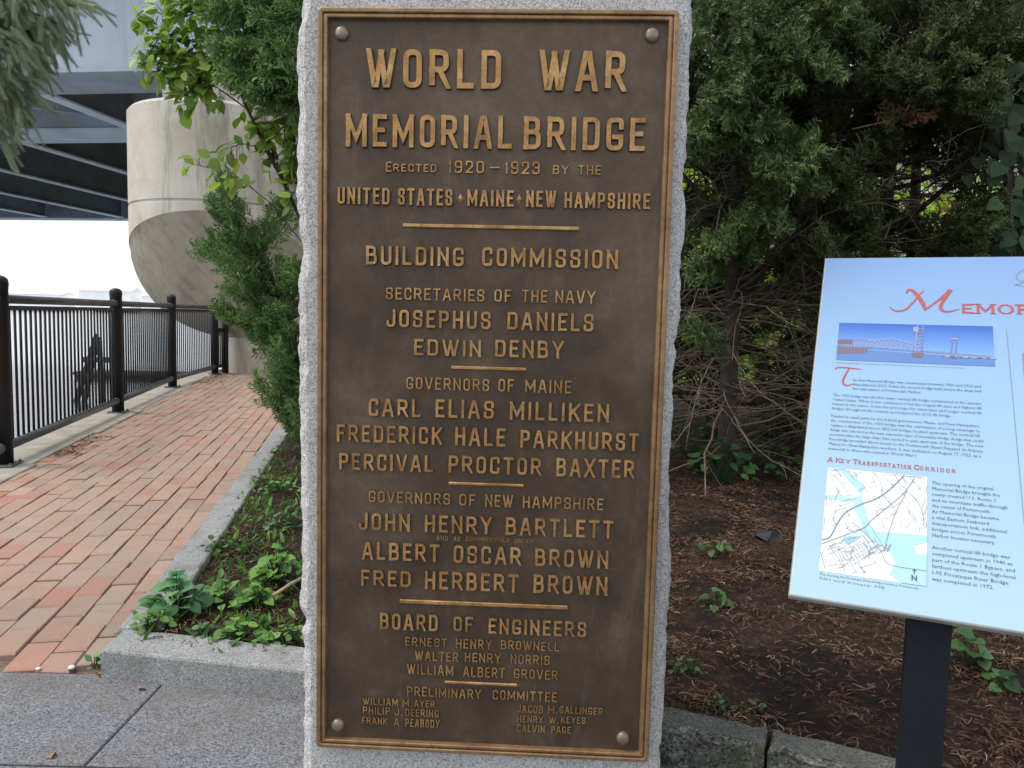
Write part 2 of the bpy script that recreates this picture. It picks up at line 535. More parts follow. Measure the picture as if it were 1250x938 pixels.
# ------------------------------------------------------------------ paving and brick walkway
m = MB(); m.sheet([(-8, -4, -.03), (6, -4, -.03), (6, 2.228, -.03), (-8, 2.228, -.03)])
tag(m.build('paving_bed', M['dark_joint']), kind='structure')
m = MB()
rows = [(-3.2, -2.3), (-2.29, -1.5), (-1.49, -.65), (-.64, .2), (.21, .98), (.99, 1.755), (1.762, 2.222)]
for ri, (y0, y1) in enumerate(rows):
    x = -7.6 + (ri * .53) % 1.1
    while x < 5.5:
        L = .95 + .25 * random.random()
        if ri == 6: L = 1.15
        if ri == 6 and x < -1.02 < x + L + .15: L = -1.005 - x
        if L > .1:
            sk = .028
            m.box((x + L / 2 - (2 - (y0 + y1) / 2) * sk, (y0 + y1) / 2, -.03 + random.uniform(-.001, .001)), (L - .004, y1 - y0, .06), mi=0, bev=.003)
        x += L
tag(m.build('plaza_paving', M['paver']), kind='structure')

left_edge = [fpt(-3.2, .26), fpt(8.6, .26)]
path_poly = [(-1.15, 2.232), (-2.0, 6.6), (-1.2, 7.6), (-.95, 9.0), (-.9, 14.4), tuple(fpt(9.0, .12)), tuple(fpt(-2.95, .12)), (-2.2, 2.232)]
m = MB(); m.sheet([(x, y, -.022) for x, y in [(-1.1, 2.23), (-1.9, 6.6), (-1.2, 7.6), (-.95, 9.0), (-.9, 14.4), tuple(fpt(9.0, .1)), tuple(fpt(-3, .1))]])
tag(m.build('path_bed', M['joint']), kind='structure')


def clip_half(poly, n, d):
    out = []
    for i in range(len(poly)):
        a, b = poly[i], poly[(i + 1) % len(poly)]
        da, db = a @ n - d, b @ n - d
        if da >= 0: out.append(a)
        if (da >= 0) != (db >= 0): out.append(a + (b - a) * da / (da - db))
    return out


BU = np.array([-.2045, .9789]); BV = np.array([.9789, .2045]); BO = np.array([-1.2, 2.2])
m = MB()
bw_, bl_, jt = .1035, .207, .0045
for iv in range(-32, 30):
    for iu in range(-2, 62):
        u0 = iu * bl_ + (.5 * bl_ if iv % 2 else 0) + random.uniform(-.012, .012); v0 = iv * bw_
        c = BO + BU * (u0 + bl_ / 2) + BV * (v0 + bw_ / 2)
        if not poly_inside(np.array([c]), [tuple(p) for p in path_poly])[0]: continue
        hu, hv = bl_ / 2 - jt / 2, bw_ / 2 - jt / 2
        jv = random.uniform(-.002, .002)
        q = [c + BU * (a * hu + random.uniform(-.0015, .0015)) + BV * (b * hv + jv + random.uniform(-.0012, .0012)) for a, b in ((-1, -1), (-1, 1), (1, 1), (1, -1))]
        q = clip_half(q, np.array([0.0, 1.0]), 2.237)
        if len(q) < 3: continue
        q = np.array(q); cc = q.mean(0)
        ar = sum(q[i][0] * q[(i + 1) % len(q)][1] - q[(i + 1) % len(q)][0] * q[i][1] for i in range(len(q)))
        if ar < 0: q = q[::-1]
        k = len(q); z = random.uniform(-.004, .0035); tx, ty = random.uniform(-.014, .014), random.uniform(-.014, .014)
        hz = lambda p: z + tx * (p[0] - cc[0]) + ty * (p[1] - cc[1])
        ins = [p + (cc - p) / (np.linalg.norm(cc - p) + 1e-6) * .0065 for p in q]
        V = [(p[0], p[1], -.04) for p in q] + [(p[0], p[1], hz(p) - .0045) for p in q] + [(p[0], p[1], hz(p)) for p in ins]
        F = [(i, (i + 1) % k, k + (i + 1) % k, k + i) for i in range(k)] + [(k + i, k + (i + 1) % k, 2 * k + (i + 1) % k, 2 * k + i) for i in range(k)] + [tuple(range(2 * k, 3 * k))]
        m.add(V, F)
tag(m.build('brick_walkway', M['brick']), kind='structure')


def prism(m, poly, z0, z1, bev=.006, seg=.05, wob=.0025, rough_edge=None, mi=0, mi_side=None):
    """a stone block over a ground polygon, with slightly uneven edges"""
    pts = []
    n = len(poly)
    for i in range(n):
        a = np.array(poly[i], float); b = np.array(poly[(i + 1) % n], float)
        k = max(1, int(np.linalg.norm(b - a) / seg))
        e = (b - a) / (np.linalg.norm(b - a) + 1e-9); nn = np.array([e[1], -e[0]])
        for j in range(k):
            p = a + (b - a) * j / k
            w = wob * (3.0 if rough_edge and i in rough_edge else 1.0)
            if j: p = p + nn * random.uniform(-w, w)
            pts.append((p, i))
    c = np.mean([p for p, _ in pts], axis=0)
    P = [p for p, _ in pts]; k = len(P)

    def inset(d):
        out = []
        for i in range(k):
            a, b, c2 = P[i - 1], P[i], P[(i + 1) % k]
            e1 = (b - a) / (np.linalg.norm(b - a) + 1e-9); e2 = (c2 - b) / (np.linalg.norm(c2 - b) + 1e-9)
            nn = np.array([-(e1[1] + e2[1]), e1[0] + e2[0]]); nn /= np.linalg.norm(nn) + 1e-9
            out.append(b + nn * d)
        return out
    zj = [random.uniform(-wob, wob) * .7 for _ in range(k)]
    rings = []
    levels = [(z0, 0), (z1 - bev, 0), (z1 - bev * .3, bev * .35), (z1, bev)]
    if rough_edge: levels = [(z0, 0), (z0 + (z1 - z0) * .25, 0), (z0 + (z1 - z0) * .5, 0), (z0 + (z1 - z0) * .75, 0)] + levels[1:]
    V = []; F = []
    for li, (z, d) in enumerate(levels):
        for i, p in enumerate(inset(d)):
            q = np.array(p)
            if rough_edge and pts[i][1] in rough_edge and li < len(levels) - 1:
                e = np.array(poly[(pts[i][1] + 1) % n], float) - np.array(poly[pts[i][1]], float); e /= np.linalg.norm(e)
                q = q + np.array([e[1], -e[0]]) * (random.uniform(-.008, .014) + .008 * math.sin(i * 1.3 + li))
            V.append((q[0], q[1], z + (zj[i] if li > 0 else 0)))
    nl = len(levels)
    for li in range(nl - 1):
        for i in range(k):
            F.append((li * k + i, li * k + (i + 1) % k, (li + 1) * k + (i + 1) % k, (li + 1) * k + i))
    m.add(V, F, mi if mi_side is None else mi_side)
    m.add([V[(nl - 1) * k + i] for i in range(k)], [tuple(range(k))], mi)


KD = np.array([-.188, .982]); KN = np.array([.982, .188])
KO = np.array([-1.2, 2.2])
FX = np.array([.987, -.159]); FY = np.array([.159, .987])
zk = .088
# front kerb stone and the stones that run away along the walkway
k0 = KO; k1 = KO + FX * .95; kb1 = k1 + FY * .15; kb0 = KO + KD * .156
m = MB(); prism(m, [k0, k1, kb1, kb0 + KN * .02], -.06, zk, .009)
tag(m.build('kerb_stone', M['kerb']), 'grey granite kerb stone across the front of the weedy bed, left of the monument', 'kerb stone', 'granite kerb stones')
s = .162
for L, lab in ((1.62, 'grey granite kerb stone between brick path and weeds, nearest of the three in line'),
               (1.48, 'grey granite kerb stone between brick path and weeds, middle of the three in line'),
               (1.30, 'grey granite kerb stone beside brick path, farthest of the three, ending under the juniper')):
    m = MB()
    a = KO + KD * s; b = KO + KD * (s + L)
    prism(m, [a, a + KN * .132, b + KN * .132, b], -.06, zk + random.uniform(-.003, .003), .009)
    tag(m.build('kerb_stone', M['kerb']), lab, 'kerb stone', 'granite kerb stones')
    s += L + .006
RA = np.array([-.20, 2.075]); RB = np.array([.622, 1.739]); RC = np.array([1.62, 1.285])
for a, b, lab in ((RA, RB - (RB - RA) * .004, 'rough split granite kerb block on the right, touching the monument side'),
                  (RB + (RC - RB) * .004, RC, 'rough split granite kerb block running under the blue sign, mulch behind it')):
    e = (b - a) / np.linalg.norm(b - a); nn = np.array([-e[1], e[0]])
    m = MB(); prism(m, [a, b, b + nn * .10, a + nn * .10], -.06, .10, .010, .035, .004, rough_edge={0}, mi=0, mi_side=1)
    tag(m.build('kerb_stone', [M['kerb_old'], M['kerb_rough']]), lab, 'kerb stone', 'rough kerb blocks')

# pale edging strip under the railing
m = MB()
s = -3.0; i = 0
while s < 8.5:
    L = 1.35 + .3 * random.random()
    o = .17 + (.02 if i % 2 else -.015)
    q = [fpt(s, -.24), fpt(s, o), fpt(s + L - .012, o), fpt(s + L - .012, -.24)]
    prism(m, [q[0], q[3], q[2], q[1]][::-1], -.3, .012 + random.uniform(-.003, .003), .008, .12, .003)
    s += L; i += 1
tag(m.build('edging_strip', M['strip']), kind='structure')

# ------------------------------------------------------------------ planting bed
bed_poly = [(-1.13, 2.265), (-.3, 2.13), (-.15, 2.10), (.65, 1.775), (1.62, 1.34), (3.2, .9), (8.5, .9), (8.5, 12.6), (-.75, 12.6), (-.85, 9.0), (-1.15, 7.5), (-1.93, 6.55)]
gx = np.concatenate([np.arange(-2.3, 3.0, .045), np.arange(3.0, 8.6, .15)]); gy = np.concatenate([np.arange(.8, 5.2, .045), np.arange(5.2, 12.9, .12)])
X, Y = np.meshgrid(gx, gy)
P = np.stack([X.ravel(), Y.ravel()], 1)
ins = poly_inside(P, bed_poly)


def bed_z(x, y):
    base = .062 if x < -.2 else .075
    return base + .03 * mnoise.noise((x * 1.3, y * 1.3, 1.0)) + .014 * mnoise.noise((x * 6, y * 6, 4.0)) + .02 * min(1, max(0, (y - 2.6) / 3))


Z = np.array([bed_z(x, y) + .008 * mnoise.noise((x * 25, y * 25, 2)) for x, y in P])
Z = np.where(ins, Z, -.12)
nx = len(gx)
idx = np.arange(len(P)).reshape(len(gy), nx)
Fq = np.stack([idx[:-1, :-1].ravel(), idx[:-1, 1:].ravel(), idx[1:, 1:].ravel(), idx[1:, :-1].ravel()], 1)
keep = ins[Fq].any(1)
o = fast_mesh('planting_bed', np.column_stack([P, Z]), Fq[keep], M['mulch'], smooth=True)
tag(o, kind='structure')
m = MB(); m.sheet([(-1.5, 13.0, -.03), (60, 13.0, -.03), (60, 60, -.03), (-1.5, 60, -.03)])
tag(m.build('lawn', M['lawn']), kind='structure')


def chips(n, box, poly, scale, rs, dark_spots=()):
    r = np.random.default_rng(rs)
    xy = np.stack([r.uniform(box[0], box[1], n), box[2] + (box[3] - box[2]) * r.random(n) ** 1.5], 1)
    xy = xy[poly_inside(xy, poly)]
    kp = np.ones(len(xy), bool)
    for cx, cy, rx, ry, pr in dark_spots:
        d = ((xy[:, 0] - cx) / rx) ** 2 + ((xy[:, 1] - cy) / ry) ** 2
        kp &= ~((d < 1) & (r.random(len(xy)) < pr))
    dn = np.array([mnoise.noise((a * 4.5, b * 4.5, rs)) + .6 * mnoise.noise((a * 14, b * 14, rs + 3)) for a, b in xy])
    kp &= r.random(len(xy)) < np.clip(.55 + 1.1 * dn, .10, 1)
    xy = xy[kp]; dn = dn[kp]; n = len(xy)
    z = np.array([bed_z(a, b) for a, b in xy])
    L = r.uniform(.018, .05, n) * scale * np.exp(r.normal(0, .25, n)); W = r.uniform(.002, .0062, n) * scale
    a = r.uniform(0, 2 * math.pi, n); pitch = r.normal(0, .28, n); cv = r.normal(0, .35, n); bow = r.uniform(.0, .22, n)
    d = np.stack([np.cos(a), np.sin(a), np.zeros(n)], 1); s = np.stack([-np.sin(a), np.cos(a), r.normal(0, .5, n)], 1)
    V = []
    for t in (-1, -.33, .33, 1):
        c = np.stack([xy[:, 0], xy[:, 1], z + .006 + r.random(n) * .012], 1) if t == -1 else c0
        c0 = c
        pt = c0 + d * (L * .5 * t)[:, None] + np.stack([-np.sin(a), np.cos(a), np.zeros(n)], 1) * (cv * L * .5 * t * t)[:, None]
        pt[:, 2] += L * .5 * np.sin(pitch) * t + bow * L * .5 * (1 - t * t)
        w = W * (1.0 if abs(t) < .5 else .55)
        V += [pt - s * w[:, None] * .5, pt + s * w[:, None] * .5]
    V = np.stack(V, 1).reshape(-1, 3)
    b = (np.arange(n) * 8)[:, None]
    F = np.concatenate([b + np.array([0, 2, 3, 1]), b + np.array([2, 4, 5, 3]), b + np.array([4, 6, 7, 5])], 0)
    tint = np.repeat(np.clip(r.beta(1.6, 2.2, n) + .28 * dn, 0, 1), 8)
    return V, F, tint


V1, F1, T1 = chips(190000, (.2, 3.6, 1.35, 6.4), bed_poly, .66, 3, [(.95, 2.15, .36, .42, .62), (.8, 2.5, .3, .25, .4)])
o = fast_mesh('mulch_chips', V1, F1, M['chip'], tint=T1)
tag(o, 'loose reddish brown bark mulch littering the bed under the junipers', 'mulch', kind='stuff')
V1, F1, T1 = chips(42000, (-2.1, -.2, 2.2, 6.6), bed_poly, .6, 5)
o = fast_mesh('leaf_litter', V1, F1, M['chip'], tint=np.clip(T1 * .95 + .1, 0, 1))
tag(o, 'thin dry litter over the dark soil of the weedy bed', 'litter', kind='stuff')

# ------------------------------------------------------------------ bridge
BE = np.array([.990, -.139]); BM = np.array([.139, .990])
brg = empty('steel_bridge', (0, 0, 5.6), math.atan2(BE[1], BE[0]))
tag(brg, 'blue grey steel girder bridge overhead with dark underside', 'bridge')


def girder(m0, wid, z1, e0, e1, mats, name):
    g = MB()
    g.box(((e0 + e1) / 2, m0 + wid / 2, .045), (e1 - e0, wid, .09), mi=1)                    # bottom flange
    g.box(((e0 + e1) / 2, m0 + .06, .09 + (z1 - .09) / 2), (e1 - e0, .05, z1 - .09), mi=0)   # web
    g.box(((e0 + e1) / 2, m0 + .10, z1 + .04), (e1 - e0, .5, .08), mi=0)                     # top flange
    return g.build(name, mats, brg)


girder(13.97, 1.42, 2.25, -62, -2.2, [M['steel'], M['steel_shaded']], 'near_girder')
for e in np.arange(-26, -3, 4.25):
    st = MB(); st.box((e + .25, 13.985, 1.17), (.10, .05, 2.1), mi=0); st.build('stiffener', M['steel'], brg)
girder(18.6, 1.3, 2.25, -62, -2.2, [M['steel_shaded'], M['steel_lit']], 'inner_girder')
girder(36.6, 1.0, 2.25, -62, -2.2, [M['steel_shaded'], M['steel_shaded']], 'far_girder')
for e in (-12.55, -16.85, -21.1, -25.4, -29.7, -34.0, -38.3):
    for a, b in ((15.45, 18.58), (19.95, 36.5)):
        g = MB()
        g.box((e, (a + b) / 2, .05), (.34, b - a, .05), mi=1)
        g.box((e, (a + b) / 2, .62), (.04, b - a, 1.09))
        g.build('floor_beam', [M['deck'], M['steel_lit']], brg)
for e0, e1, a, b in ((-16.6, -12.8, 15.5, 18.4), (-21, -17, 18.4, 15.5), (-25.2, -21.3, 15.5, 18.4)):
    g = MB(); d = np.array([e1 - e0, b - a, 0]); L = np.linalg.norm(d); d /= L
    g.box(((e0 + e1) / 2, (a + b) / 2, .30), (L, .2, .12), rz=math.atan2(d[1], d[0])); g.build('brace', M['steel_shaded'], brg)
g = MB(); g.box((-32, 25.6, 2.55), (60, 24.5, .38)); g.build('deck', M['deck'], brg)
g = MB(); g.box((-32, 13.55, 2.85), (60, .3, .9)); g.build('parapet', M['concrete'], brg)

# pier
CA = np.array([-.19, .982]); CL = np.array([-.982, -.19]); CR = 1.53
CC = np.array([-5.4, 14.3]); KC = np.array([-4.48, 14.12]); KR = .78
fib = []
for d in np.linspace(7, 1.0, 5): fib.append((CC + CL * CR + CA * d, KC + CL * KR + CA * d * .8, 0.0))
for ph in np.linspace(90, -90, 41):
    p = R(ph); nz = -CA * math.cos(p) + CL * math.sin(p)
    fib.append((CC + nz * CR, KC + nz * KR, math.cos(p) ** 2))
for d in np.linspace(1.0, 7, 5): fib.append((CC - CL * CR + CA * d, KC - CL * KR + CA * d * .8, 0.0))
tip = CC - CA * CR
NFB = len(fib)
rows_ = []; mats_ = []
top_levels = [(.16, 4.54), (.05, 4.515), (0, 4.46), (0, 2.90), (.025, 2.885), (.025, 2.865), (0, 2.85)]
for ins_, z in top_levels:
    rows_.append([np.append(pc + (CC + CA * max(0, (pc - CC) @ CA) - pc) / CR * ins_, z) for pc, pk, c in fib])
zr = [max(.95, 2.69 - .42 * ((pc - tip) @ CA)) for pc, pk, c in fib]
rows_.append([np.append(fib[i][0], zr[i] + .02) for i in range(NFB)])
NT_ = 12
for k in range(NT_ + 1):
    t_ = k / NT_
    row = []
    for i, (pc, pk, c) in enumerate(fib):
        w = .75 * c + .12
        s_ = t_ * w + (1 - math.cos(t_ * math.pi / 2)) * (1 - w)
        dz = t_ * w + math.sin(t_ * math.pi / 2) * (1 - w)
        q = pc + (pk - pc) * s_
        if k == 0: q = pc + (pk - pc) * .015
        row.append(np.append(q, zr[i] + (.62 - zr[i]) * dz))
    rows_.append(row)
rows_.append([np.append(pk, -2.6) for pc, pk, c in fib])
V = [p for r_ in rows_ for p in r_]
m = MB(); F = []
nr = len(rows_)
F0 = [(r_ * NFB + i, (r_ + 1) * NFB + i, (r_ + 1) * NFB + i + 1, r_ * NFB + i + 1) for r_ in range(0, 7) for i in range(NFB - 1)]
F1_ = [(r_ * NFB + i, (r_ + 1) * NFB + i, (r_ + 1) * NFB + i + 1, r_ * NFB + i + 1) for r_ in range(7, nr - 2) for i in range(NFB - 1)]
F2_ = [((nr - 2) * NFB + i, (nr - 1) * NFB + i, (nr - 1) * NFB + i + 1, (nr - 2) * NFB + i + 1) for i in range(NFB - 1)]
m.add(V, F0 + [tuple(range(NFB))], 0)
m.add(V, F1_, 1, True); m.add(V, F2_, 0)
pier = empty('concrete_pier', (CC[0], CC[1], 0)); tag(pier, 'rounded pale concrete bridge pier with flared cap and stained and shaded underside', 'bridge pier')
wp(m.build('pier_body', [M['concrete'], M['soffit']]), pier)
m = MB(); m.box((-5.62, 13.75, 4.66), (.9, .8, .36), rz=.19, bev=.02); wp(m.build('bearing_pedestal', M['concrete']), pier)
m = MB(); m.box((-5.5, 14.9, 5.1), (.8, .8, .98), rz=.19)
wp(m.build('bearing_pedestal', M['concrete']), pier)

# ------------------------------------------------------------------ things in the river
t_ = empty('timber_dolphin', (-14.6, 26.5, -2.2)); tag(t_, 'dark leaning timber piles standing in the river behind the railing', 'mooring piles')
for x0, y0, x1, y1, z1, r_ in ((-15.35, 26.5, -14.55, 26.9, .15, .14), (-14.9, 26.3, -14.5, 26.9, .05, .13), (-14.25, 26.6, -14.45, 26.9, .0, .13), (-13.55, 26.7, -13.6, 26.8, -1.1, .16)):
    m = MB(); m.tube([(x0, y0, -3), (x1, y1, z1)], [r_ * .8, r_ * .6], 8); wp(m.build('pile', M['wood_pile']), t_)
m = MB(); m.box((-14.5, 26.75, -.75), (.9, .16, .18), rz=.1); wp(m.build('cross_beam', M['wood_pile']), t_)
m = MB(); m.box((-17.6, 36, -1.98), (5.2, 1.4, .16), rz=.05, bev=.03, mi=0); m.box((-17.6, 36, -2.15), (5.0, 1.3, .2), rz=.05, mi=1)
tag(m.build('floating_dock', [M['strip'], M['wood_pile']]), 'low floating dock with pale top on the river behind the railing', 'dock')

# ------------------------------------------------------------------ railing
rail = empty('metal_railing', (FA[0], FA[1], 0)); tag(rail, 'black metal railing with round posts and thin pickets along the river', 'railing')
posts = [FA, fpt(2.84), fpt(5.60), np.array([-5.02, 12.95])]
ang = math.atan2(FD[1], FD[0])
for i_, p in enumerate(posts):
    d_ = posts[min(i_ + 1, 3)] - posts[max(i_ - 1, 0)]; d_ = d_ / np.linalg.norm(d_); n_ = np.array([d_[1], -d_[0]])
    m = MB()
    m.lathe([(.058, 0), (.058, 1.20), (.061, 1.212), (.061, 1.232), (.056, 1.258), (.034, 1.275), (.01, 1.281)], 20, (p[0], p[1], .012))
    po = wp(m.build('post', M['black_paint']), rail)
    m = MB(); m.box((p[0], p[1], .018), (.20, .17, .012), rz=math.atan2(d_[1], d_[0]), bev=.003)
    for a in (-1, 1):
        for b in (-1, 1):
            q = p + d_ * a * .082 + n_ * b * .068; m.lathe([(.011, 0), (.011, .010), (.005, .014)], 6, (q[0], q[1], .024), smooth=False)
    m.build('base_plate', M['grey_rail'], po)
    for zz in (1.135, .135):
        for sg in (-1, 1):
            q0 = p + d_ * sg * .055; q1 = p + d_ * sg * .088
            m = MB(); m.tube([(q0[0], q0[1], zz), (q1[0], q1[1], zz)], [.037, .037], 12); m.build('collar', M['grey_rail'], po)
pk = MB(); pk.tube([(0, 0, .14), (0, 0, 1.085)], [.0095, .0095], 8); pk_o = None
for a, b in zip(posts[:-1], posts[1:]):
    L_ = np.linalg.norm(b - a); d_ = (b - a) / L_; an_ = math.atan2(d_[1], d_[0])
    for zz, r_, mt, nm in ((1.135, .031, 'grey_rail', 'top_rail'), (.135, .034, 'grey_rail', 'bottom_rail')):
        m = MB(); q0 = a + d_ * .055; q1 = b - d_ * .055; m.tube([(q0[0], q0[1], zz), (q1[0], q1[1], zz)], [r_, r_], 14); wp(m.build(nm, M[mt]), rail)
    m = MB(); q = (a + b) / 2; m.box((q[0], q[1], 1.077), (L_ - .12, .03, .03), rz=an_); wp(m.build('channel', M['black_paint']), rail)
    n = int((L_ - .16) / .097); sp_ = (L_ - .13) / (n + 1)
    for k in range(n):
        q = a + d_ * (.065 + sp_ * (k + 1))
        if pk_o is None: pk_o = pk.build('picket', M['black_paint']); oo = pk_o
        else: oo = pk_o.copy(); col.objects.link(oo)
        oo.location = (q[0], q[1], 0); oo.parent = rail; oo.matrix_parent_inverse = rail.matrix_basis.inverted()
p = np.array([-4.97, 13.28])
m = MB(); m.lathe([(.055, 0), (.055, .82), (.045, .86), (.02, .875)], 16, (p[0], p[1], .01))
wp(m.build('end_post', M['black_paint']), rail)
m = MB(); q = posts[3] + np.array([.01, .07])
for zz in (.14, .76): m.tube([(q[0], q[1], zz), (p[0], p[1], zz)], [.03, .03], 10)
for k in range(1, 5):
    w = q + (p - q) * k / 5; m.tube([(w[0], w[1], .14), (w[0], w[1], .76)], [.0125] * 2, 6)
wp(m.build('end_panel', M['black_paint']), rail)

# ------------------------------------------------------------------ lettering: a plain gothic built from strokes
K = .42
GL = {
 'A': (.56, [[(0, 0), (.40, 1), (.60, 1), (1, 0)], [(.2, .30), (.8, .30)]]),
 'B': (.52, [[(0, 0), (0, 1)], [(0, 1), (.92, 1, K), (.92, .53, K), (0, .53)], [(0, .53), (1, .53, K), (1, 0, K), (0, 0)]]),
 'C': (.50, [[(1, .76), (1, 1, K), (0, 1, K), (0, 0, K), (1, 0, K), (1, .24)]]),
 'D': (.52, [[(0, 0), (0, 1), (1, 1, K), (1, 0, K), (0, 0)]]),
 'E': (.45, [[(1, 1), (0, 1), (0, 0), (1, 0)], [(0, .52), (.8, .52)]]),
 'F': (.44, [[(1, 1), (0, 1), (0, 0)], [(0, .5), (.8, .5)]]),
 'G': (.52, [[(1, .76), (1, 1, K), (0, 1, K), (0, 0, K), (1, 0, K), (1, .40), (.5, .40)]]),
 'H': (.52, [[(0, 0), (0, 1)], [(1, 0), (1, 1)], [(0, .51), (1, .51)]]),
 'I': (0, [[(.5, 0), (.5, 1)]]),
 'J': (.46, [[(1, 1), (1, 0, K), (0, 0, K), (0, .25)]]),
 'K': (.53, [[(0, 0), (0, 1)], [(1, 1), (.05, .38)], [(.36, .58), (1, 0)]]),
 'L': (.44, [[(0, 1), (0, 0), (1, 0)]]),
 'M': (.68, [[(0, 0), (0, 1)], [(0, 1), (.5, .22), (1, 1)], [(1, 1), (1, 0)]]),
 'N': (.54, [[(0, 0), (0, 1)], [(0, 1), (1, 0)], [(1, 0), (1, 1)]]),
 'O': (.50, [[(0, .5), (0, 1, .48), (1, 1, .48), (1, 0, .48), (0, 0, .48), (0, .5)]]),
 'P': (.50, [[(0, 0), (0, 1)], [(0, 1), (1, 1, K), (1, .46, K), (0, .46)]]),
 'R': (.53, [[(0, 0), (0, 1)], [(0, 1), (.95, 1, K), (.95, .48, K), (0, .48)], [(.50, .47), (1, 0)]]),
 'S': (.50, [[(1, .72), (1, 1, K), (0, 1, K), (0, .53, K), (1, .50, K), (1, 0, K), (0, 0, K), (0, .28)]]),
 'T': (.50, [[(0, 1), (1, 1)], [(.5, 0), (.5, 1)]]),
 'U': (.51, [[(0, 1), (0, 0, K), (1, 0, K), (1, 1)]]),
 'V': (.56, [[(0, 1), (.42, 0), (.58, 0), (1, 1)]]),
 'W': (.76, [[(0, 1), (.22, 0), (.30, 0), (.5, .92)], [(.5, .92), (.70, 0), (.78, 0), (1, 1)]]),
 'X': (.54, [[(0, 0), (1, 1)], [(0, 1), (1, 0)]]),
 'Y': (.54, [[(0, 1), (.5, .46), (1, 1)], [(.5, .48), (.5, 0)]]),
 '0': (.46, [[(0, .5), (0, 1, .48), (1, 1, .48), (1, 0, .48), (0, 0, .48), (0, .5)]]),
 '1': (.20, [[(0, .80), (.9, 1), (.9, 0)]]),
 '2': (.46, [[(0, .72), (0, 1, K), (1, 1, K), (1, .56), (0, 0), (1, 0)]]),
 '3': (.46, [[(0, .78), (0, 1, K), (1, 1, K), (1, .53, K), (.4, .53)], [(.4, .53), (1, .53, K), (1, 0, K), (0, 0, K), (0, .22)]]),
 '9': (.46, [[(1, .62), (1, 1, K), (0, 1, K), (0, .45, K), (.9, .45)], [(1, .8), (1, 0, K), (0, 0, K), (0, .2)]]),
 '-': (.50, [[(0, .48), (1, .48)]]),
 '.': (.0, [[(.5, 0), (.5, .04)]]),
}


def round_poly(pts, rmax):
    out = []
    for i, p in enumerate(pts):
        if len(p) == 3 and 0 < i < len(pts) - 1:
            a, b, c = np.array(pts[i - 1][:2]), np.array(p[:2]), np.array(pts[i + 1][:2])
            la, lc = np.linalg.norm(a - b), np.linalg.norm(c - b)
            r = min(p[2] * rmax, la * .499, lc * .499)
            da, dc = (a - b) / la, (c - b) / lc
            for k in range(6):
                t = k / 5
                q = b + da * r * (1 - t) ** 2 + dc * r * t ** 2
                out.append(q)
        else:
            out.append(np.array(p[:2], float))
    res = [out[0]]
    for q in out[1:]:
        if np.linalg.norm(q - res[-1]) > 1e-6: res.append(q)
    return res


def ribbon(path, w, closed):
    """left and right offset lines of a stroke"""
    n = len(path); Lf = []; Rt = []
    for i, p in enumerate(path):
        pv = path[i - 1] if i > 0 else (path[-2] if closed else None)
        nx_ = path[i + 1] if i < n - 1 else (path[1] if closed else None)
        e1 = (p - pv) / np.linalg.norm(p - pv) if pv is not None else None
        e2 = (nx_ - p) / np.linalg.norm(nx_ - p) if nx_ is not None else None
        if e1 is None: e1 = e2
        if e2 is None: e2 = e1
        n1 = np.array([-e1[1], e1[0]]); n2 = np.array([-e2[1], e2[0]])
        mm = n1 + n2; l = np.linalg.norm(mm)
        mm = n1 if l < .2 else mm / l
        k = 1 / max(.45, mm @ n1)
        Lf.append(p + mm * w / 2 * k); Rt.append(p - mm * w / 2 * k)
    return Lf, Rt


def word_strokes(word, x0, x1, y0, y1, weight, gap=.17):
    """centre lines of a word fitted into a box: list of (path, closed)"""
    H = y1 - y0; s = H * weight
    ws = [GL[c][0] for c in word]
    nat = sum(ws) + gap * (len(word) - 1)
    W = (x1 - x0 - s * len(word)) if len(word) else 0
    natc = sum(w - weight if w else 0 for w in ws) + gap * (len(word) - 1)
    kx = max(.001, W) / max(1e-6, natc)
    if len(word) == 1 and ws[0] == 0: kx = 1
    x = x0; out = []
    for c, w in zip(word, ws):
        cw = (w - weight) * kx if w else 0.0
        ch = H - s
        for st in GL[c][1]:
            pts = [((x + s / 2 + q[0] * cw, y0 + s / 2 + q[1] * ch) + ((q[2],) if len(q) == 3 else ())) for q in st]
            pl = round_poly(pts, max(cw, ch * .35))
            cl = np.linalg.norm(pl[0] - pl[-1]) < 1e-7
            if not cl:
                for i0, i1 in ((0, 1), (-1, -2)):
                    if c == 'R' and len(st) == 2 and i0 == 0: continue
                    d = pl[i0] - pl[i1]; d /= np.linalg.norm(d)
                    if c not in 'AVWXKRYN' or abs(d[0]) < .05 or abs(d[1]) < .05: pl[i0] = pl[i0] + d * s / 2
                    else: pl[i0] = pl[i0] + d * s * .75
            out.append((pl, cl))
        x += cw + s + gap * kx
    return out, s, (y0, y1)


_zs = [0]


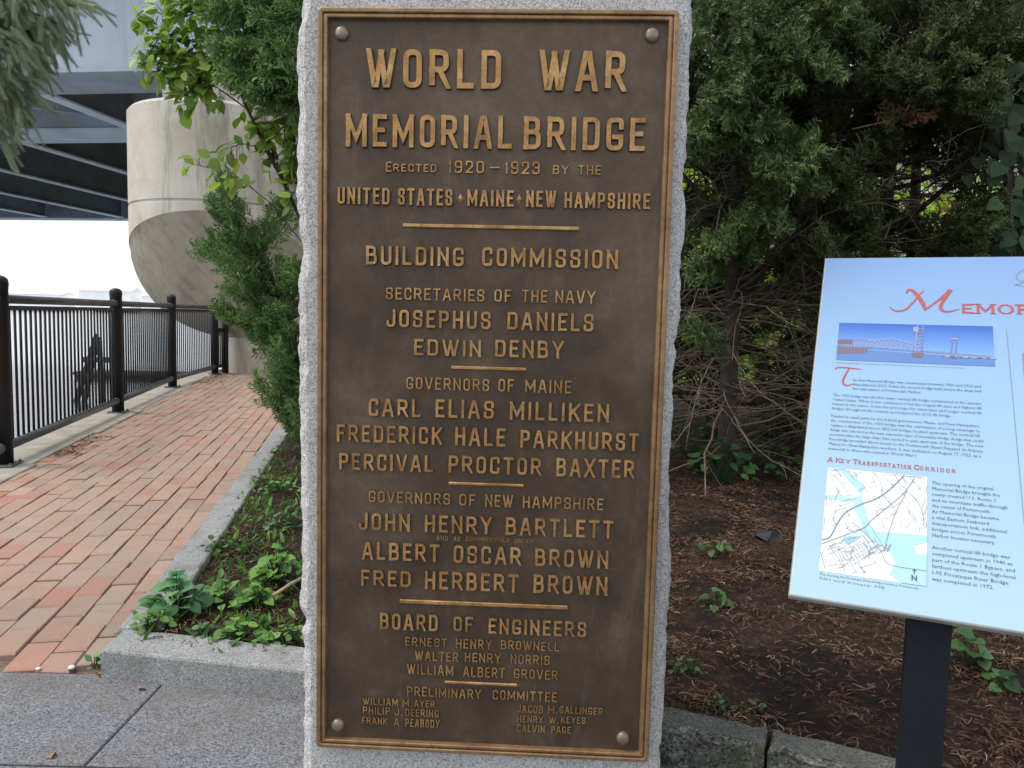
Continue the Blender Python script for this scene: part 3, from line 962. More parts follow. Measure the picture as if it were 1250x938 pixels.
def raised_word(m, word, x0, x1, y0, y1, depth0, height, weight):
    """letters with sloping sides, standing on the plane local y = depth0"""
    strokes, s, (ya, yb) = word_strokes(word, x0, x1, y0, y1, weight)
    for path, closed in strokes:
        _zs[0] = (_zs[0] + 1) % 7
        h = height + _zs[0] * .00008
        rows_l = []
        for wd, dep in ((s * 1.12, 0), (s * .98, h * .82), (s * .84, h)):
            L_, R_ = ribbon(path, wd, closed)
            rows_l.append(([np.array([p[0], min(max(p[1], ya - .0004), yb + .0004)]) for p in L_], [np.array([p[0], min(max(p[1], ya - .0004), yb + .0004)]) for p in R_], dep))
        n = len(path); V = []
        for L_, R_, dep in rows_l:
            V += [(p[0], depth0 - dep, p[1]) for p in L_] + [(p[0], depth0 - dep, p[1]) for p in R_]
        o = [0, 2 * n, 4 * n]
        Fs = []; Ft = []
        for i in range(n - 1):
            for a, b in ((0, 1), (1, 2)):
                Fs.append((o[a] + i, o[b] + i, o[b] + i + 1, o[a] + i + 1))
                Fs.append((o[a] + n + i, o[a] + n + i + 1, o[b] + n + i + 1, o[b] + n + i))
            Ft.append((o[2] + i, o[2] + n + i, o[2] + n + i + 1, o[2] + i + 1))
        if not closed:
            for a, b in ((0, 1), (1, 2)):
                Fs.append((o[a], o[a] + n, o[b] + n, o[b]))
                Fs.append((o[a] + n - 1, o[b] + n - 1, o[b] + 2 * n - 1, o[a] + 2 * n - 1))
        base = len(m.v)
        m.add(V, Fs, 1); 
        for f in Ft: m.f.append([base + i for i in f]); m.m.append(0); m.s.append(False)


# ------------------------------------------------------------------ monument
mon = empty('memorial_stone', (-.05, 1.69, 0), -R(2.3))
tag(mon, 'tall light grey granite slab with rough sides carrying a bronze dedication plaque', 'monument')
EL = [(1.99, -.43), (1.775, -.429), (1.74, -.435), (1.706, -.442), (1.671, -.444), (1.602, -.442), (1.514, -.44), (1.426, -.444), (1.337, -.442), (1.274, -.437), (1.238, -.427), (1.192, -.433), (1.165, -.44), (1.064, -.438), (.878, -.436), (.689, -.435), (.496, -.431), (.407, -.436), (.378, -.423), (.348, -.433), (.299, -.427), (.021, -.425), (-.3, -.43)]
ER = [(1.99, .415), (1.781, .411), (1.697, .415), (1.612, .413), (1.526, .415), (1.474, .412), (1.422, .409), (1.352, .419), (1.264, .414), (1.211, .41), (1.121, .419), (1.049, .406), (.94, .408), (.792, .409), (.642, .412), (.529, .422), (.452, .418), (.413, .414), (.238, .418), (.179, .414), (.064, .415), (-.3, .42)]
YF = .030; TH = .30
zz = np.arange(-.3, 1.9801, .0095)
el = np.interp(zz, [a for a, _ in EL][::-1], [b for _, b in EL][::-1]); er = np.interp(zz, [a for a, _ in ER][::-1], [b for _, b in ER][::-1])
nf = 8
ring_n = None
V = []; mi_ = []
ds = np.concatenate([[0, .006, .014, .024], np.linspace(.04, TH - .02, 9), [TH - .008, TH]])


def fn(a, b, c, s): return mnoise.noise((a * s, b * s, c * s))


for z, xl, xr in zip(zz, el, er):
    row = []
    jl = .003 * fn(z, 1, 0, 30) + .0012 * fn(z, 5, 0, 90); jr = .003 * fn(z, 9, 0, 30) + .0012 * fn(z, 3, 0, 90)
    xl += jl; xr += jr
    for k, d in enumerate(ds):      # left side, back to front handled by order
        pass
    il = .021 + .006 * fn(z, 2, 7, 20) + .002 * fn(z, 2, 3, 60); ir = .008 + .006 * fn(z, 6, 2, 22) + .0015 * fn(z, 1, 4, 60)
    side_l = []; side_r = []
    for d in ds:
        r_ = min(1, d / .022)
        bulge = .012 * math.sin(math.pi * min(1, d / TH))
        nl = (.010 * fn(z, d, 3, 14) + .004 * fn(z, d, 8, 34) + .0015 * fn(z, d, 1, 90)) * min(1, d / .05)
        nr_ = (.010 * fn(z, d, 13, 14) + .004 * fn(z, d, 18, 34) + .0015 * fn(z, d, 11, 90)) * min(1, d / .05)
        wob = .0022 * fn(z, d * 3, 21, 45) * (1 if d > 0 else 0)
        side_l.append((xl + (1 - r_) * il - bulge - nl + wob, YF + d + (wob if d < .03 else 0)))
        side_r.append((xr - (1 - r_) * ir + bulge + nr_ - wob, YF + d + (wob if d < .03 else 0)))
    row = side_l[::-1]
    x0_, x1_ = side_l[0][0], side_r[0][0]
    for k in range(1, nf): row.append((x0_ + (x1_ - x0_) * k / nf, YF))
    row += side_r
    V += [(x, y, z) for x, y in row]
ncol = 2 * len(ds) + nf - 1
nrow = len(zz)
idx = np.arange(nrow * ncol).reshape(nrow, ncol)
Fq = np.stack([idx[:-1, :-1].ravel(), idx[:-1, 1:].ravel(), idx[1:, 1:].ravel(), idx[1:, :-1].ravel()], 1)
cidx = np.tile(np.arange(ncol - 1), nrow - 1)
nd = len(ds)
m = MB()
m.v = [tuple(map(float, p)) for p in V]
for f, c in zip(Fq.tolist(), cidx.tolist()):
    m.f.append(f); m.m.append(0 if nd - 1 <= c <= nd + nf - 2 else 1); m.s.append(not (nd - 1 <= c <= nd + nf - 2))
m.f.append(idx[-1].tolist()); m.m.append(1); m.s.append(False)
m.f.append(idx[:, 0].tolist() + idx[::-1, -1].tolist()); m.m.append(1); m.s.append(False)
m.build('stone_slab', [M['slab'], M['slab_rough']], mon)

FD_ = .0125
m = MB()
m.add([(-.37, FD_, .105), (.37, FD_, .105), (.37, FD_, 1.737), (-.37, FD_, 1.737), (-.37, .034, .105), (.37, .034, .105), (.37, .034, 1.737), (-.37, .034, 1.737)], [(0, 1, 2, 3), (5, 4, 7, 6), (0, 4, 5, 1), (2, 6, 7, 3)])
plq = m.build('bronze_plaque', M['bronze_field'], mon)
prof = [(0, .034), (0, .004), (.0015, .001), (.003, 0), (.0085, 0), (.0105, .0015), (.0112, .0065), (.0130, .0065), (.0138, .0018), (.0150, .0008), (.0195, .0008), (.0210, .0022), (.0225, FD_ + .002)]
X0, X1, Z0, Z1 = -.3855, .3830, .0918, 1.7497
m = MB(); V = []; ncn = 24
def rrect(i):
    r = max(.0015, .008 - i * .3); pts = []
    for cx, cz, a0 in ((X1 - i - r, Z1 - i - r, 0), (X0 + i + r, Z1 - i - r, 90), (X0 + i + r, Z0 + i + r, 180), (X1 - i - r, Z0 + i + r, 270)):
        for k in range(6): a = R(a0 + 18 * k); pts.append((cx + r * math.cos(a), cz + r * math.sin(a)))
    return pts
for d, y in prof: V += [(x, y, z) for x, z in rrect(d)]
F = [(k * ncn + i, k * ncn + (i + 1) % ncn, (k + 1) * ncn + (i + 1) % ncn, (k + 1) * ncn + i) for k in range(len(prof) - 1) for i in range(ncn)]
m.add(V, F)
m.build('raised_frame', M['bronze_frame'], plq)
for x, z in ((-.3347, 1.6979), (.3285, 1.7007), (-.3365, .1438), (.3241, .1441)):
    m = MB(); V = []; F = []; pr = [(.0155, FD_ + .0005), (.0155, FD_ - .004), (.0140, FD_ - .0075), (.0105, FD_ - .0105), (.0055, FD_ - .0120), (.0001, FD_ - .0125)]
    for r_, y in pr: V += [(x + r_ * math.cos(2 * math.pi * k / 24), y, z + r_ * math.sin(2 * math.pi * k / 24)) for k in range(24)]
    F = [(a * 24 + k, a * 24 + (k + 1) % 24, (a + 1) * 24 + (k + 1) % 24, (a + 1) * 24 + k) for a in range(len(pr) - 1) for k in range(24)]
    m.add(V, F, 0, True); m.build('bolt_head', M['bolt'], plq)
for x0, x1, z, h in ((-.1975, .1868, 1.2936, .0077), (-.0865, .0799, .9847, .0072), (-.0874, .0812, .7237, .0063), (-.1949, .1880, .4464, .0089), (-.0889, .0781, .2590, .0063)):
    m = MB(); m.box(((x0 + x1) / 2, FD_ - .0024, z), (x1 - x0, .0055, h), bev=.0014)
    m.build('divider_bar', M['bronze_bright'], plq)
TABLE = """
WORLD -2811 109 15843 16663
WAR 912 2764 15826 16667
MEMORIAL -3251 364 14596 15295
BRIDGE 615 3212 14591 15294
ERECTED -2365 -1260 14083 14252
1920-1923 -994 985 14075 14344
BY 1267 1600 14089 14274
THE 1811 2300 14083 14283
UNITED -3420 -2269 13367 13729
STATES -2090 -894 13366 13734
* -795 -653 13443 13633
MAINE -573 437 13373 13725
* 482 624 13449 13638
NEW 703 1355 13374 13730
HAMPSHIRE 1532 3371 13373 13712
BUILDING -2780 -621 12067 12477
COMMISSION -226 2735 12084 12496
SECRETARIES -2338 -156 11313 11581
OF 60 435 11316 11594
THE 668 1221 11323 11598
NAVY 1399 2270 11322 11601
JOSEPHUS -2314 -1 10708 11099
DANIELS 359 2252 10713 11108
EDWIN -1689 -203 10094 10465
DENBY 104 1612 10106 10492
GOVERNORS -1860 -6 9337 9611
OF 194 537 9341 9625
MAINE 791 1816 9338 9626
CARL -2698 -1524 8711 9110
ELIAS -1195 115 8723 9135
MILLIKEN 461 2659 8722 9133
FREDERICK -3414 -1040 8112 8506
HALE -746 384 8108 8526
PARKHURST 713 3328 8102 8504
PERCIVAL -3356 -1231 7477 7859
PROCTOR -881 1200 7484 7882
BAXTER 1528 3262 7481 7902
GOVERNORS -2682 -832 6746 7004
OF -628 -261 6738 7009
NEW -40 583 6729 7012
HAMPSHIRE 804 2605 6737 7011
JOHN -2901 -1729 6099 6504
HENRY -1395 119 6107 6503
BARTLETT 433 2842 6108 6517
AND -1130 -871 5917 6024
AS -741 -593 5909 6019
COMMISSIONER -464 531 5930 6023
UNDER 642 1064 5924 6030
ALBERT -2821 -1051 5420 5832
OSCAR -735 797 5417 5832
BROWN 1112 2758 5416 5826
FRED -2836 -1694 4809 5181
HERBERT -1375 757 4785 5206
BROWN 1091 2761 4793 5223
BOARD -2395 -1062 3797 4185
OF -706 -258 3819 4172
ENGINEERS 97 2318 3800 4160
ERNEST -1806 -848 3423 3629
HENRY -642 180 3411 3639
BROWNELL 386 1722 3435 3648
WALTER -1576 -580 3086 3310
HENRY -430 393 3099 3320
NORRIS 617 1510 3102 3327
WILLIAM -1760 -687 2751 2992
ALBERT -461 494 2746 2991
GROVER 700 1705 2762 2984
PRELIMINARY -1753 -38 2229 2452
COMMITTEE 226 1702 2233 2462
WILLIAM -2776 -1959 1971 2143
M. -1845 -1636 1971 2142
AYER -1579 -1107 1974 2137
PHILIP -2775 -2147 1747 1925
J. -2032 -1861 1745 1917
DEERING -1785 -1009 1740 1914
FRANK -2792 -2201 1508 1668
A -2048 -1925 1486 1668
PEABODY -1782 -986 1485 1678
JACOB 796 1394 1953 2131
H. 1506 1730 1953 2141
GALLINGER 1768 2753 1975 2140
HENRY 802 1401 1719 1877
W. 1532 1756 1720 1889
KEYES 1812 2371 1746 1905
CALVIN 807 1444 1486 1662
PAGE 1595 2043 1497 1659
"""
cur = None; lines = []
for ln in TABLE.strip().split('\n'):
    w, a, b, c, d = ln.split(); a, b, c, d = (int(v) / 1e4 for v in (a, b, c, d))
    if cur is None or abs(c - cur[0]) > .007 or a < cur[1] - .02 or a - cur[1] > .16:
        lines.append([]); 
    cur = (c, b); lines[-1].append((w, a, b, c, d))
for words in lines:
    for w, a, b, c, d in words:
        m = MB()
        hgt = d - c
        dep = .0065 if hgt > .03 else (.004 if hgt > .012 else .0022)
        wt = .165 if hgt > .06 else (.17 if hgt > .03 else (.15 if hgt > .02 else .155))
        if w == '*':
            cx, cz, rx, rz_ = (a + b) / 2, (c + d) / 2, .0062, .0095
            m.add([(cx - rx, FD_, cz), (cx, FD_, cz - rz_), (cx + rx, FD_, cz), (cx, FD_, cz + rz_), (cx, FD_ - .0035, cz)], [(0, 1, 4), (1, 2, 4), (2, 3, 4), (3, 0, 4)], 0)
            m.build('raised_diamond', M['bronze_bright'], plq)
            continue
        if w == '1920-1923':
            L = b - a
            raised_word(m, '1920', a, a + L * .39, c, d, FD_, dep, wt); raised_word(m, '-', a + L * .455, a + L * .56, c, d, FD_, dep, .13); raised_word(m, '1923', a + L * .62, b, c, d, FD_, dep, wt)
        elif w == 'ERECTED':
            raised_word(m, 'E', a, a + .0125, c - .001, d + .004, FD_, dep, .16); raised_word(m, 'RECTED', a + .0165, b, c, d, FD_, dep, .175)
        else:
            raised_word(m, w, a, b, c, d, FD_, dep, wt)
        m.build('raised_word', [M['bronze_bright'], M['bronze_field']], plq)

# ------------------------------------------------------------------ information sign
e_, a_ = R(48), R(24.5)
SU = Vector((math.cos(e_) * math.sin(a_), math.cos(e_) * math.cos(a_), math.sin(e_)))
SR = Vector((math.cos(a_), -math.sin(a_), 0)); SN = SR.cross(SU)
BL = Vector((.4752, 1.2649, .6423))
PW, PH = .93, .818
sg = empty('information_sign', (BL.x + .3, BL.y - .14, 0)); tag(sg, 'pale blue slanted information panel about the bridge on a dark navy post', 'information sign')
pan_m = Matrix(((SR.x, SU.x, SN.x, BL.x), (SR.y, SU.y, SN.y, BL.y), (SR.z, SU.z, SN.z, BL.z), (0, 0, 0, 1)))
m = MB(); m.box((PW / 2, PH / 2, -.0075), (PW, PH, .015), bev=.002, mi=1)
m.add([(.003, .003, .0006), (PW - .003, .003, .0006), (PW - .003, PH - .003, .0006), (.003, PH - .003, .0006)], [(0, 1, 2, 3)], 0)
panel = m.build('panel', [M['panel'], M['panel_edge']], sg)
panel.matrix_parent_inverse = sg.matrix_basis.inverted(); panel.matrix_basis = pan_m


def flat(name, m, mats): return m.build(name, mats, panel)


def quad(m, x0, y0, x1, y1, z, mi=0): m.add([(x0, y0, z), (x1, y0, z), (x1, y1, z), (x0, y1, z)], [(0, 1, 2, 3)], mi)


def stroke_line(m, pts, ws, z, mi=0, smooth=True):
    """flat printed stroke of varying width"""
    pts = [np.array(p, float) for p in pts]
    if smooth and len(pts) > 2:
        P2 = []; W2 = []
        for i in range(len(pts) - 1):
            p0, p1, p2, p3 = pts[max(i - 1, 0)], pts[i], pts[i + 1], pts[min(i + 2, len(pts) - 1)]
            for k in range(6):
                t = k / 6
                P2.append(.5 * (2 * p1 + (p2 - p0) * t + (2 * p0 - 5 * p1 + 4 * p2 - p3) * t * t + (3 * p1 - p0 - 3 * p2 + p3) * t ** 3))
                W2.append(ws[i] + (ws[i + 1] - ws[i]) * t if hasattr(ws, '__len__') else ws)
        P2.append(pts[-1]); W2.append(ws[-1] if hasattr(ws, '__len__') else ws)
    else:
        P2, W2 = pts, (ws if hasattr(ws, '__len__') else [ws] * len(pts))
    L_, R_ = ribbon(P2, 1.0, False)
    V = []
    for p, l, r, w in zip(P2, L_, R_, W2):
        V += [(*(p + (l - p) * w), z), (*(p + (r - p) * w), z)]
    m.add(V, [(2 * i + 1, 2 * i + 3, 2 * i + 2, 2 * i) for i in range(len(P2) - 1)], mi)


_pz = [0]


def printed_word(m, word, x0, x1, y0, y1, z, weight=.13, serif=True, mi=0):
    st, s, _ = word_strokes(word, x0, x1, y0, y1, weight, .34)
    for path, closed in st:
        _pz[0] = (_pz[0] + 1) % 9
        zz_ = z + _pz[0] * .00003
        L_, R_ = ribbon(path, s, closed)
        V = [(*p, zz_) for p in L_] + [(*p, zz_) for p in R_]; n = len(path)
        m.add(V, [(n + i, n + i + 1, i + 1, i) for i in range(n - 1)], mi)
        if serif and not closed:
            for q in (path[0], path[-1]):
                if abs(q[1] - y0) < s * .8 or abs(q[1] - y1) < s * .8:
                    yy = y0 if abs(q[1] - y0) < s * .8 else y1 - s * .45
                    quad(m, q[0] - s * 1.15, yy, q[0] + s * 1.15, yy + s * .45, zz_ + .0003, mi)


def printed_text(name, lines_, mat, z=.0012):
    """lines_: (text, x, baseline y, width or None, size)"""
    objs = []; VV = []; FF = []
    for tx, x, y, wd, size in lines_:
        cu = bpy.data.curves.new('print', 'FONT'); cu.body = tx; cu.size = size; cu.resolution_u = 1; cu.space_word = 1.0
        ob = bpy.data.objects.new('print', cu); col.objects.link(ob)
        dg = bpy.context.evaluated_depsgraph_get()
        me = bpy.data.meshes.new_from_object(ob.evaluated_get(dg))
        co = np.zeros(len(me.vertices) * 3, dtype=np.float32); me.vertices.foreach_get('co', co); co = co.reshape(-1, 3)
        if len(co):
            k = wd / (co[:, 0].max() + 1e-6) if wd else 1.0
            b = len(VV)
            VV += [(x + p[0] * k, y + p[1], z) for p in co.tolist()]
            FF += [[b + i for i in p.vertices] for p in me.polygons]
        bpy.data.objects.remove(ob); bpy.data.meshes.remove(me); bpy.data.curves.remove(cu)
    m = MB(); m.v = VV; m.f = FF; m.m = [0] * len(FF); m.s = [False] * len(FF)
    return m.build(name, mat, panel)


m = MB()
# the big script M of the title, then small capitals
stroke_line(m, [(.136, .669), (.142, .660), (.152, .6565), (.166, .662), (.178, .680), (.190, .703), (.199, .716)], [.001, .0035, .0045, .0045, .004, .0032, .0015], .0012)
stroke_line(m, [(.1665, .708), (.170, .717), (.177, .7165), (.186, .703), (.196, .682), (.2015, .6605)], [.0035, .0055, .0065, .0085, .0085, .0045], .00125)
stroke_line(m, [(.200, .660), (.214, .676), (.232, .697), (.247, .7195)], [.0035, .0038, .0050, .0075], .0013)
stroke_line(m, [(.2475, .719), (.240, .702), (.232, .682), (.229, .667), (.235, .6585), (.247, .6585), (.262, .665)], [.008, .0075, .0062, .006, .0055, .004, .001], .00135)
flat('title_initial', m, M['ink_red'])
m = MB()
printed_word(m, 'E', .267, .2865, .6535, .680, .0012, .17); printed_word(m, 'M', .2925, .3225, .6535, .680, .0012, .17)
stroke_line(m, [(.342 + .0115 * math.cos(R(a)), .6667 + .0118 * math.sin(R(a))) for a in range(0, 361, 15)], [.0028 + .0022 * abs(math.cos(R(a))) for a in range(0, 361, 15)], .0012, 0, False)
printed_word(m, 'R', .362, .386, .6535, .680, .0012, .17); printed_word(m, 'IAL', .394, .487, .6535, .680, .0012, .17)
stroke_line(m, [(.530, .655), (.545, .690), (.556, .719)], [.004, .007, .006], .0012)
stroke_line(m, [(.515, .708), (.530, .721), (.560, .720), (.574, .706), (.560, .690), (.548, .688)], [.003, .004, .006, .007, .005, .003], .00125)
stroke_line(m, [(.548, .688), (.568, .684), (.576, .668), (.560, .656), (.530, .655)], [.003, .006, .007, .005, .003], .0013)
printed_word(m, 'RIDGE', .600, .745, .6535, .680, .0012, .15)
flat('title_lettering', m, M['ink_red'])
m = MB()
stroke_line(m, [(.402, .765), (.386, .778), (.372, .772), (.364, .754), (.373, .744), (.380, .752), (.372, .738), (.360, .734), (.376, .731), (.400, .736)], .0016, .0012)
stroke_line(m, [(.405, .735), (.412, .750), (.420, .735), (.430, .750), (.436, .735), (.450, .748), (.455, .735)], .0014, .0012)
flat('script_lettering', m, M['ink_grey'])
m = MB(); stroke_line(m, [(.341, .615), (.344, .40), (.348, .12)], .0011, .0012, smooth=False); flat('column_rule', m, M['ink_grey'])

# printed photograph of the lift bridge
m = MB()
px0, px1, py0, py1 = .042, .3185, .519, .6205
quad(m, px0, py0, px1, py1, .0010, 0)
m.add([(px0, py0, .0013), (px1, py0, .0013), (px1, py0 + .018, .0013), (px0 + .06, py0 + .030, .0013), (px0, py0 + .028, .0013)], [(0, 1, 2, 3, 4)], 1)
def xl(t): return px0 + (px1 - px0) * t
def yl(t): return py0 + (py1 - py0) * t
def ln(a, b, w, mi=2, z=.0016): stroke_line(m, [(xl(a[0]), yl(a[1])), (xl(b[0]), yl(b[1]))], w, z, mi, False)
zc = .0016
m.add([(xl(0), yl(.16), .0015), (xl(.2), yl(.2), .0015), (xl(.21), yl(.36), .0015), (xl(0), yl(.37), .0015)], [(0, 1, 2, 3)], 3)
m.add([(xl(0), yl(.42), .0015), (xl(.10), yl(.42), .0015), (xl(.10), yl(.55), .0015), (xl(0), yl(.54), .0015)], [(0, 1, 2, 3)], 3)
ln((0, .385), (1, .235), .0020); ln((0, .36), (1, .22), .0010, 4, .0017)
top = [(.10, .56), (.2, .56), (.24, .52), (.30, .57), (.36, .60), (.44, .54), (.5, .48)]
for i in range(len(top) - 1): ln(top[i], top[i + 1], .0020, 4, .0018)
for i in range(13):
    x = .10 + i * .033; y = np.interp(x, [p[0] for p in top], [p[1] for p in top]); b = .385 - .15 * x
    ln((x, b), (x + .016, y), .0011, 4, .0019); ln((x + .016, y), (x + .033, b), .0011, 4, .0020)
for x, h, w, wd in ((.525, .97, .022, .0022), (.565, .96, .0, .0028), (.75, .74, .0, .0020), (.778, .72, .0, .0019)):
    ln((x - .01, .30), (x, h), wd, 4 if x < .55 else 2, .0021)
for k in range(6): ln((.515, .36 + k * .1), (.562,   .44 + k * .09), .0011, 4, .0022)
quad(m, xl(.50), yl(.80), xl(.535), yl(.92), .0022, 4); quad(m, xl(.74), yl(.62), xl(.785), yl(.66), .0022, 4)
for i in range(14):
    x = .57 + i * .015; ln((x, .30), (x + .0075, .34 if x < .7 else .31), .0007, 4, .0019)
m.add([(xl(.50), yl(.14), .0018), (xl(.56), yl(.14), .0018), (xl(.57), yl(.26), .0018), (xl(.49), yl(.26), .0018)], [(0, 1, 2, 3)], 3)
m.add([(xl(.735), yl(.15), .0018), (xl(.775), yl(.15), .0018), (xl(.78), yl(.22), .0018), (xl(.73), yl(.22), .0018)], [(0, 1, 2, 3)], 3)
for i in range(12):
    x = .68 + i * .027; quad(m, xl(x), yl(.17), xl(x + .012 + .01 * (i % 3)), yl(.20 + .02 * (i % 2)), .0019, 4 if i % 2 else 3)
for i in range(9): x = .01 + i * .022; ln((x, .17), (x, .34), .0012, 2, .0019)
flat('printed_photograph', m, [M['print_sky'], M['print_water'], M['print_steel'], M['print_stone'], M['print_truss']])

# printed map
m = MB()
mx0, mx1, my0, my1 = .0445, .2065, .053, .2605
quad(m, mx0, my0, mx1, my1, .0010, 0)
def mp(p): return (mx0 + (mx1 - mx0) * p[0], my0 + (my1 - my0) * p[1])
def water(pts, z): m.add([(*mp(p), z) for p in pts], [tuple(range(len(pts)))], 1)
water([(0, .97), (.14, .97), (.20, .90), (.30, .82), (.36, .76), (.28, .71), (.18, .73), (0, .72), (0, .68), (.16, .675), (.30, .68), (.40, .62), (.36, .78), (.40, .84), (.30, .92), (.18, .995), (0, .995)], .0013)
water([(.30, .68), (.42, .62), (.45, .50), (.52, .42), (.62, .37), (.60, .32), (.50, .32), (.40, .40), (.36, .52), (.30, .60)], .0014)
water([(.50, .42), (.60, .36), (.76, .36), (.88, .34), (1, .38), (1, .44), (.84, .44), (.66, .43)], .0015)
water([(.60, .36), (.52, .30), (.64, .28), (.72, .16), (.78, .12), (1, .17), (1, .28), (.92, .26), (.86, .36), (.76, .365)], .0016)
water([(.72, .165), (.66, .06), (.78, .0), (1, .0), (1, .18), (.80, .125)], .0017)
water([(.20, .30), (.26, .27), (.34, .31), (.38, .36), (.32, .36), (.24, .34)], .0013)
rr = random.Random(11)
def road(pts, w, mi=2, z=.0021): stroke_line(m, [mp(p) for p in pts], w, z, mi, len(pts) > 2)
road([(0, .28), (.08, .32), (.14, .45), (.22, .57), (.36, .66), (.52, .74), (.64, .84), (.78, .995)], .0020, 2)
road([(0, .24), (.20, .34), (.40, .44), (.48, .53), (.62, .66), (.78, .82), (.88, .98)], .0012, 2, .0022)
road([(.68, .995), (.74, .90), (.80, .84), (.72, .66), (.66, .48), (.62, .32)], .0009, 2, .0023)
road([(.28, .48), (.38, .42), (.48, .34), (.58, .24), (.66, .14), (1, .13)], .0009, 2, .0024)
road([(.63, .32), (.60, .25)], .0017, 2, .0025); road([(.665, .32), (.635, .25)], .0017, 2, .0025)
road([(.80, .84), (.90, .76), (.96, .64), (.97, .52)], .0009, 2, .0023)
road([(0, .16), (.06, .02)], .0009, 2, .0022); road([(.02, .95), (.14, .87), (.22, .76)], .0008, 2, .0022)
for i in range(150):
    x, y = rr.random(), rr.random()
    if (.33 < x and .36 < y < .46) or (x > .6 and y < .36) or (x < .34 and .66 < y < .72) or (.27 < x < .5 and .45 < y < .68): continue
    a = rr.choice((.6, 2.2, .5, 2.1, rr.uniform(0, 3))); L = rr.uniform(.05, .18)
    p = [(min(.99, max(.01, x + math.cos(a) * L * t + rr.uniform(-.012, .012))), min(.99, max(.01, y + math.sin(a) * L * t * .8 + rr.uniform(-.012, .012)))) for t in (0, .5, 1)]
    road(p, .0007, 3, .0019 + i * .000003)
ca_, sa_ = math.cos(.62), math.sin(.62)
def rot(u, v): return (.36 + u * ca_ - v * sa_, .20 + u * sa_ + v * ca_)
for i in range(13):
    v = -.17 + i * .028 + rr.uniform(-.006, .006); u0 = rr.uniform(-.30, -.08); u1 = rr.uniform(.02, .26)
    p = [rot(u0 + (u1 - u0) * t, v + rr.uniform(-.004, .004)) for t in (0, .35, .7, 1)]
    if min(q[1] for q in p) > .01 and min(q[0] for q in p) > .01: road(p, .0006, 3, .00262)
for i in range(16):
    u = -.28 + i * .035 + rr.uniform(-.008, .008); v0 = rr.uniform(-.17, -.06); v1 = rr.uniform(.02, .17)
    p = [rot(u + rr.uniform(-.004, .004), v0 + (v1 - v0) * t) for t in (0, .35, .7, 1)]
    if min(q[1] for q in p) > .01 and min(q[0] for q in p) > .01: road(p, .0006, 3, .00266)
flat('printed_map', m, [M['ink_white'], M['ink_water'], M['ink_grey'], M['ink_grey']])
m = MB(); printed_word(m, 'N', .1845, .1925, .0590, .0690, .0024, .18, False)
stroke_line(m, [(.1885, .071), (.1885, .0785)], .0014, .0024, 0, False); m.add([(.1855, .0765, .0025), (.1915, .0765, .0025), (.1885, .081, .0025)], [(0, 1, 2)], 0)
flat('north_arrow', m, M['ink_dark'])

# drop cap, headings and running text
m = MB()
stroke_line(m, [(.041, .4935), (.046, .499), (.060, .500), (.076, .4985), (.090, .4975)], [.0015, .003, .0035, .003, .001], .0012)
stroke_line(m, [(.068, .499), (.062, .482), (.058, .468), (.060, .4575), (.068, .455), (.078, .460)], [.0025, .0035, .004, .0035, .003, .001], .00125)
flat('drop_cap', m, M['ink_red'])
m = MB(); x = .043
for w_ in ('A', 'KEY', 'TRANSPORTATION', 'CORRIDOR'):
    n = {'A': .0085, 'KEY': .0235, 'TRANSPORTATION': .0945, 'CORRIDOR': .0640}[w_]
    f_ = .0100
    fl = .0075 if len(w_) > 1 else n
    printed_word(m, w_[0], x, x + (fl if len(w_) > 1 else n), .2735, .2735 + f_, .0012, .15)
    if len(w_) > 1: printed_word(m, w_[1:], x + fl + .0016, x + n, .2735, .2735 + .0080, .0012, .15)
    x += n + .0055
flat('heading_lettering', m, M['ink_red'])
m = MB(); printed_word(m, 'J', .372, .379, .595, .611, .0012, .15)
flat('heading_lettering', m, M['ink_red'])
P1 = ["he first Memorial Bridge was constructed between 1920 and 1923 and", "demolished in 2012. It was the second bridge built across the deep and", "fast tidal waters of Portsmouth Harbor."]
P2_ = ["The 1923 bridge was the first major vertical lift bridge constructed in the eastern", "United States. When it was completed it had the longest lift span and highest lift", "towers in the nation. It was the prototype for many later and longer vertical lift", "bridges throughout the country and inspired the 2013 lift bridge."]
P3_ = ["Funded in equal parts by the federal government, Maine, and New Hampshire,", "the construction of the 1923 bridge was the culmination of a long campaign to", "replace a dilapidated wood 1822 toll bridge, located upstream. The vertical lift", "design was selected as the least expensive type of moveable bridge design that could", "accommodate the large ships that needed to pass upstream of the bridge. The new", "free bridge provided direct access to the Portsmouth Naval Shipyard (in Kittery,", "Maine) for New Hampshire workers. It was dedicated on August 17, 1923, as a", "memorial to those who served in World War I."]
ls = []; y = .4665; S = .0092; pt = .01085
for i, tx in enumerate(P1): ls.append((tx, .0765, y, (.2175, .2175, .120)[i], S)); y -= pt
y = .4265
for i, tx in enumerate(P2_): ls.append((tx, .042, y, (.2515, .252, .252, .204)[i], S)); y -= pt
y = .3755
for i, tx in enumerate(P3_): ls.append((tx, .042, y, (.2480, .2480, .248, .252, .252, .252, .248, .148)[i], S)); y -= .01075
printed_text('running_text', ls, M['ink_dark'])
S1 = ["The opening of the original", "Memorial Bridge brought the", "newly created U.S. Route 1", "and its interstate traffic through", "the center of Portsmouth.", "As Memorial Bridge became", "a vital Eastern Seaboard", "transportation link, additional", "bridges across Portsmouth", "Harbor became necessary.", "", "Another vertical lift bridge was", "completed upstream in 1940 as", "part of the Route 1 Bypass, and", "farthest upstream the high-level", "I-95 Piscataqua River Bridge", "was completed in 1972."]
WS = [.092, .101, .094, .111, .087, .098, .083, .108, .092, .091, 0, .110, .113, .116, .116, .106, .086]
ls = [(tx, .214, .2465 - i * .01135, WS[i], .0093) for i, tx in enumerate(S1) if tx]
printed_text('side_text', ls, M['ink_dark'])
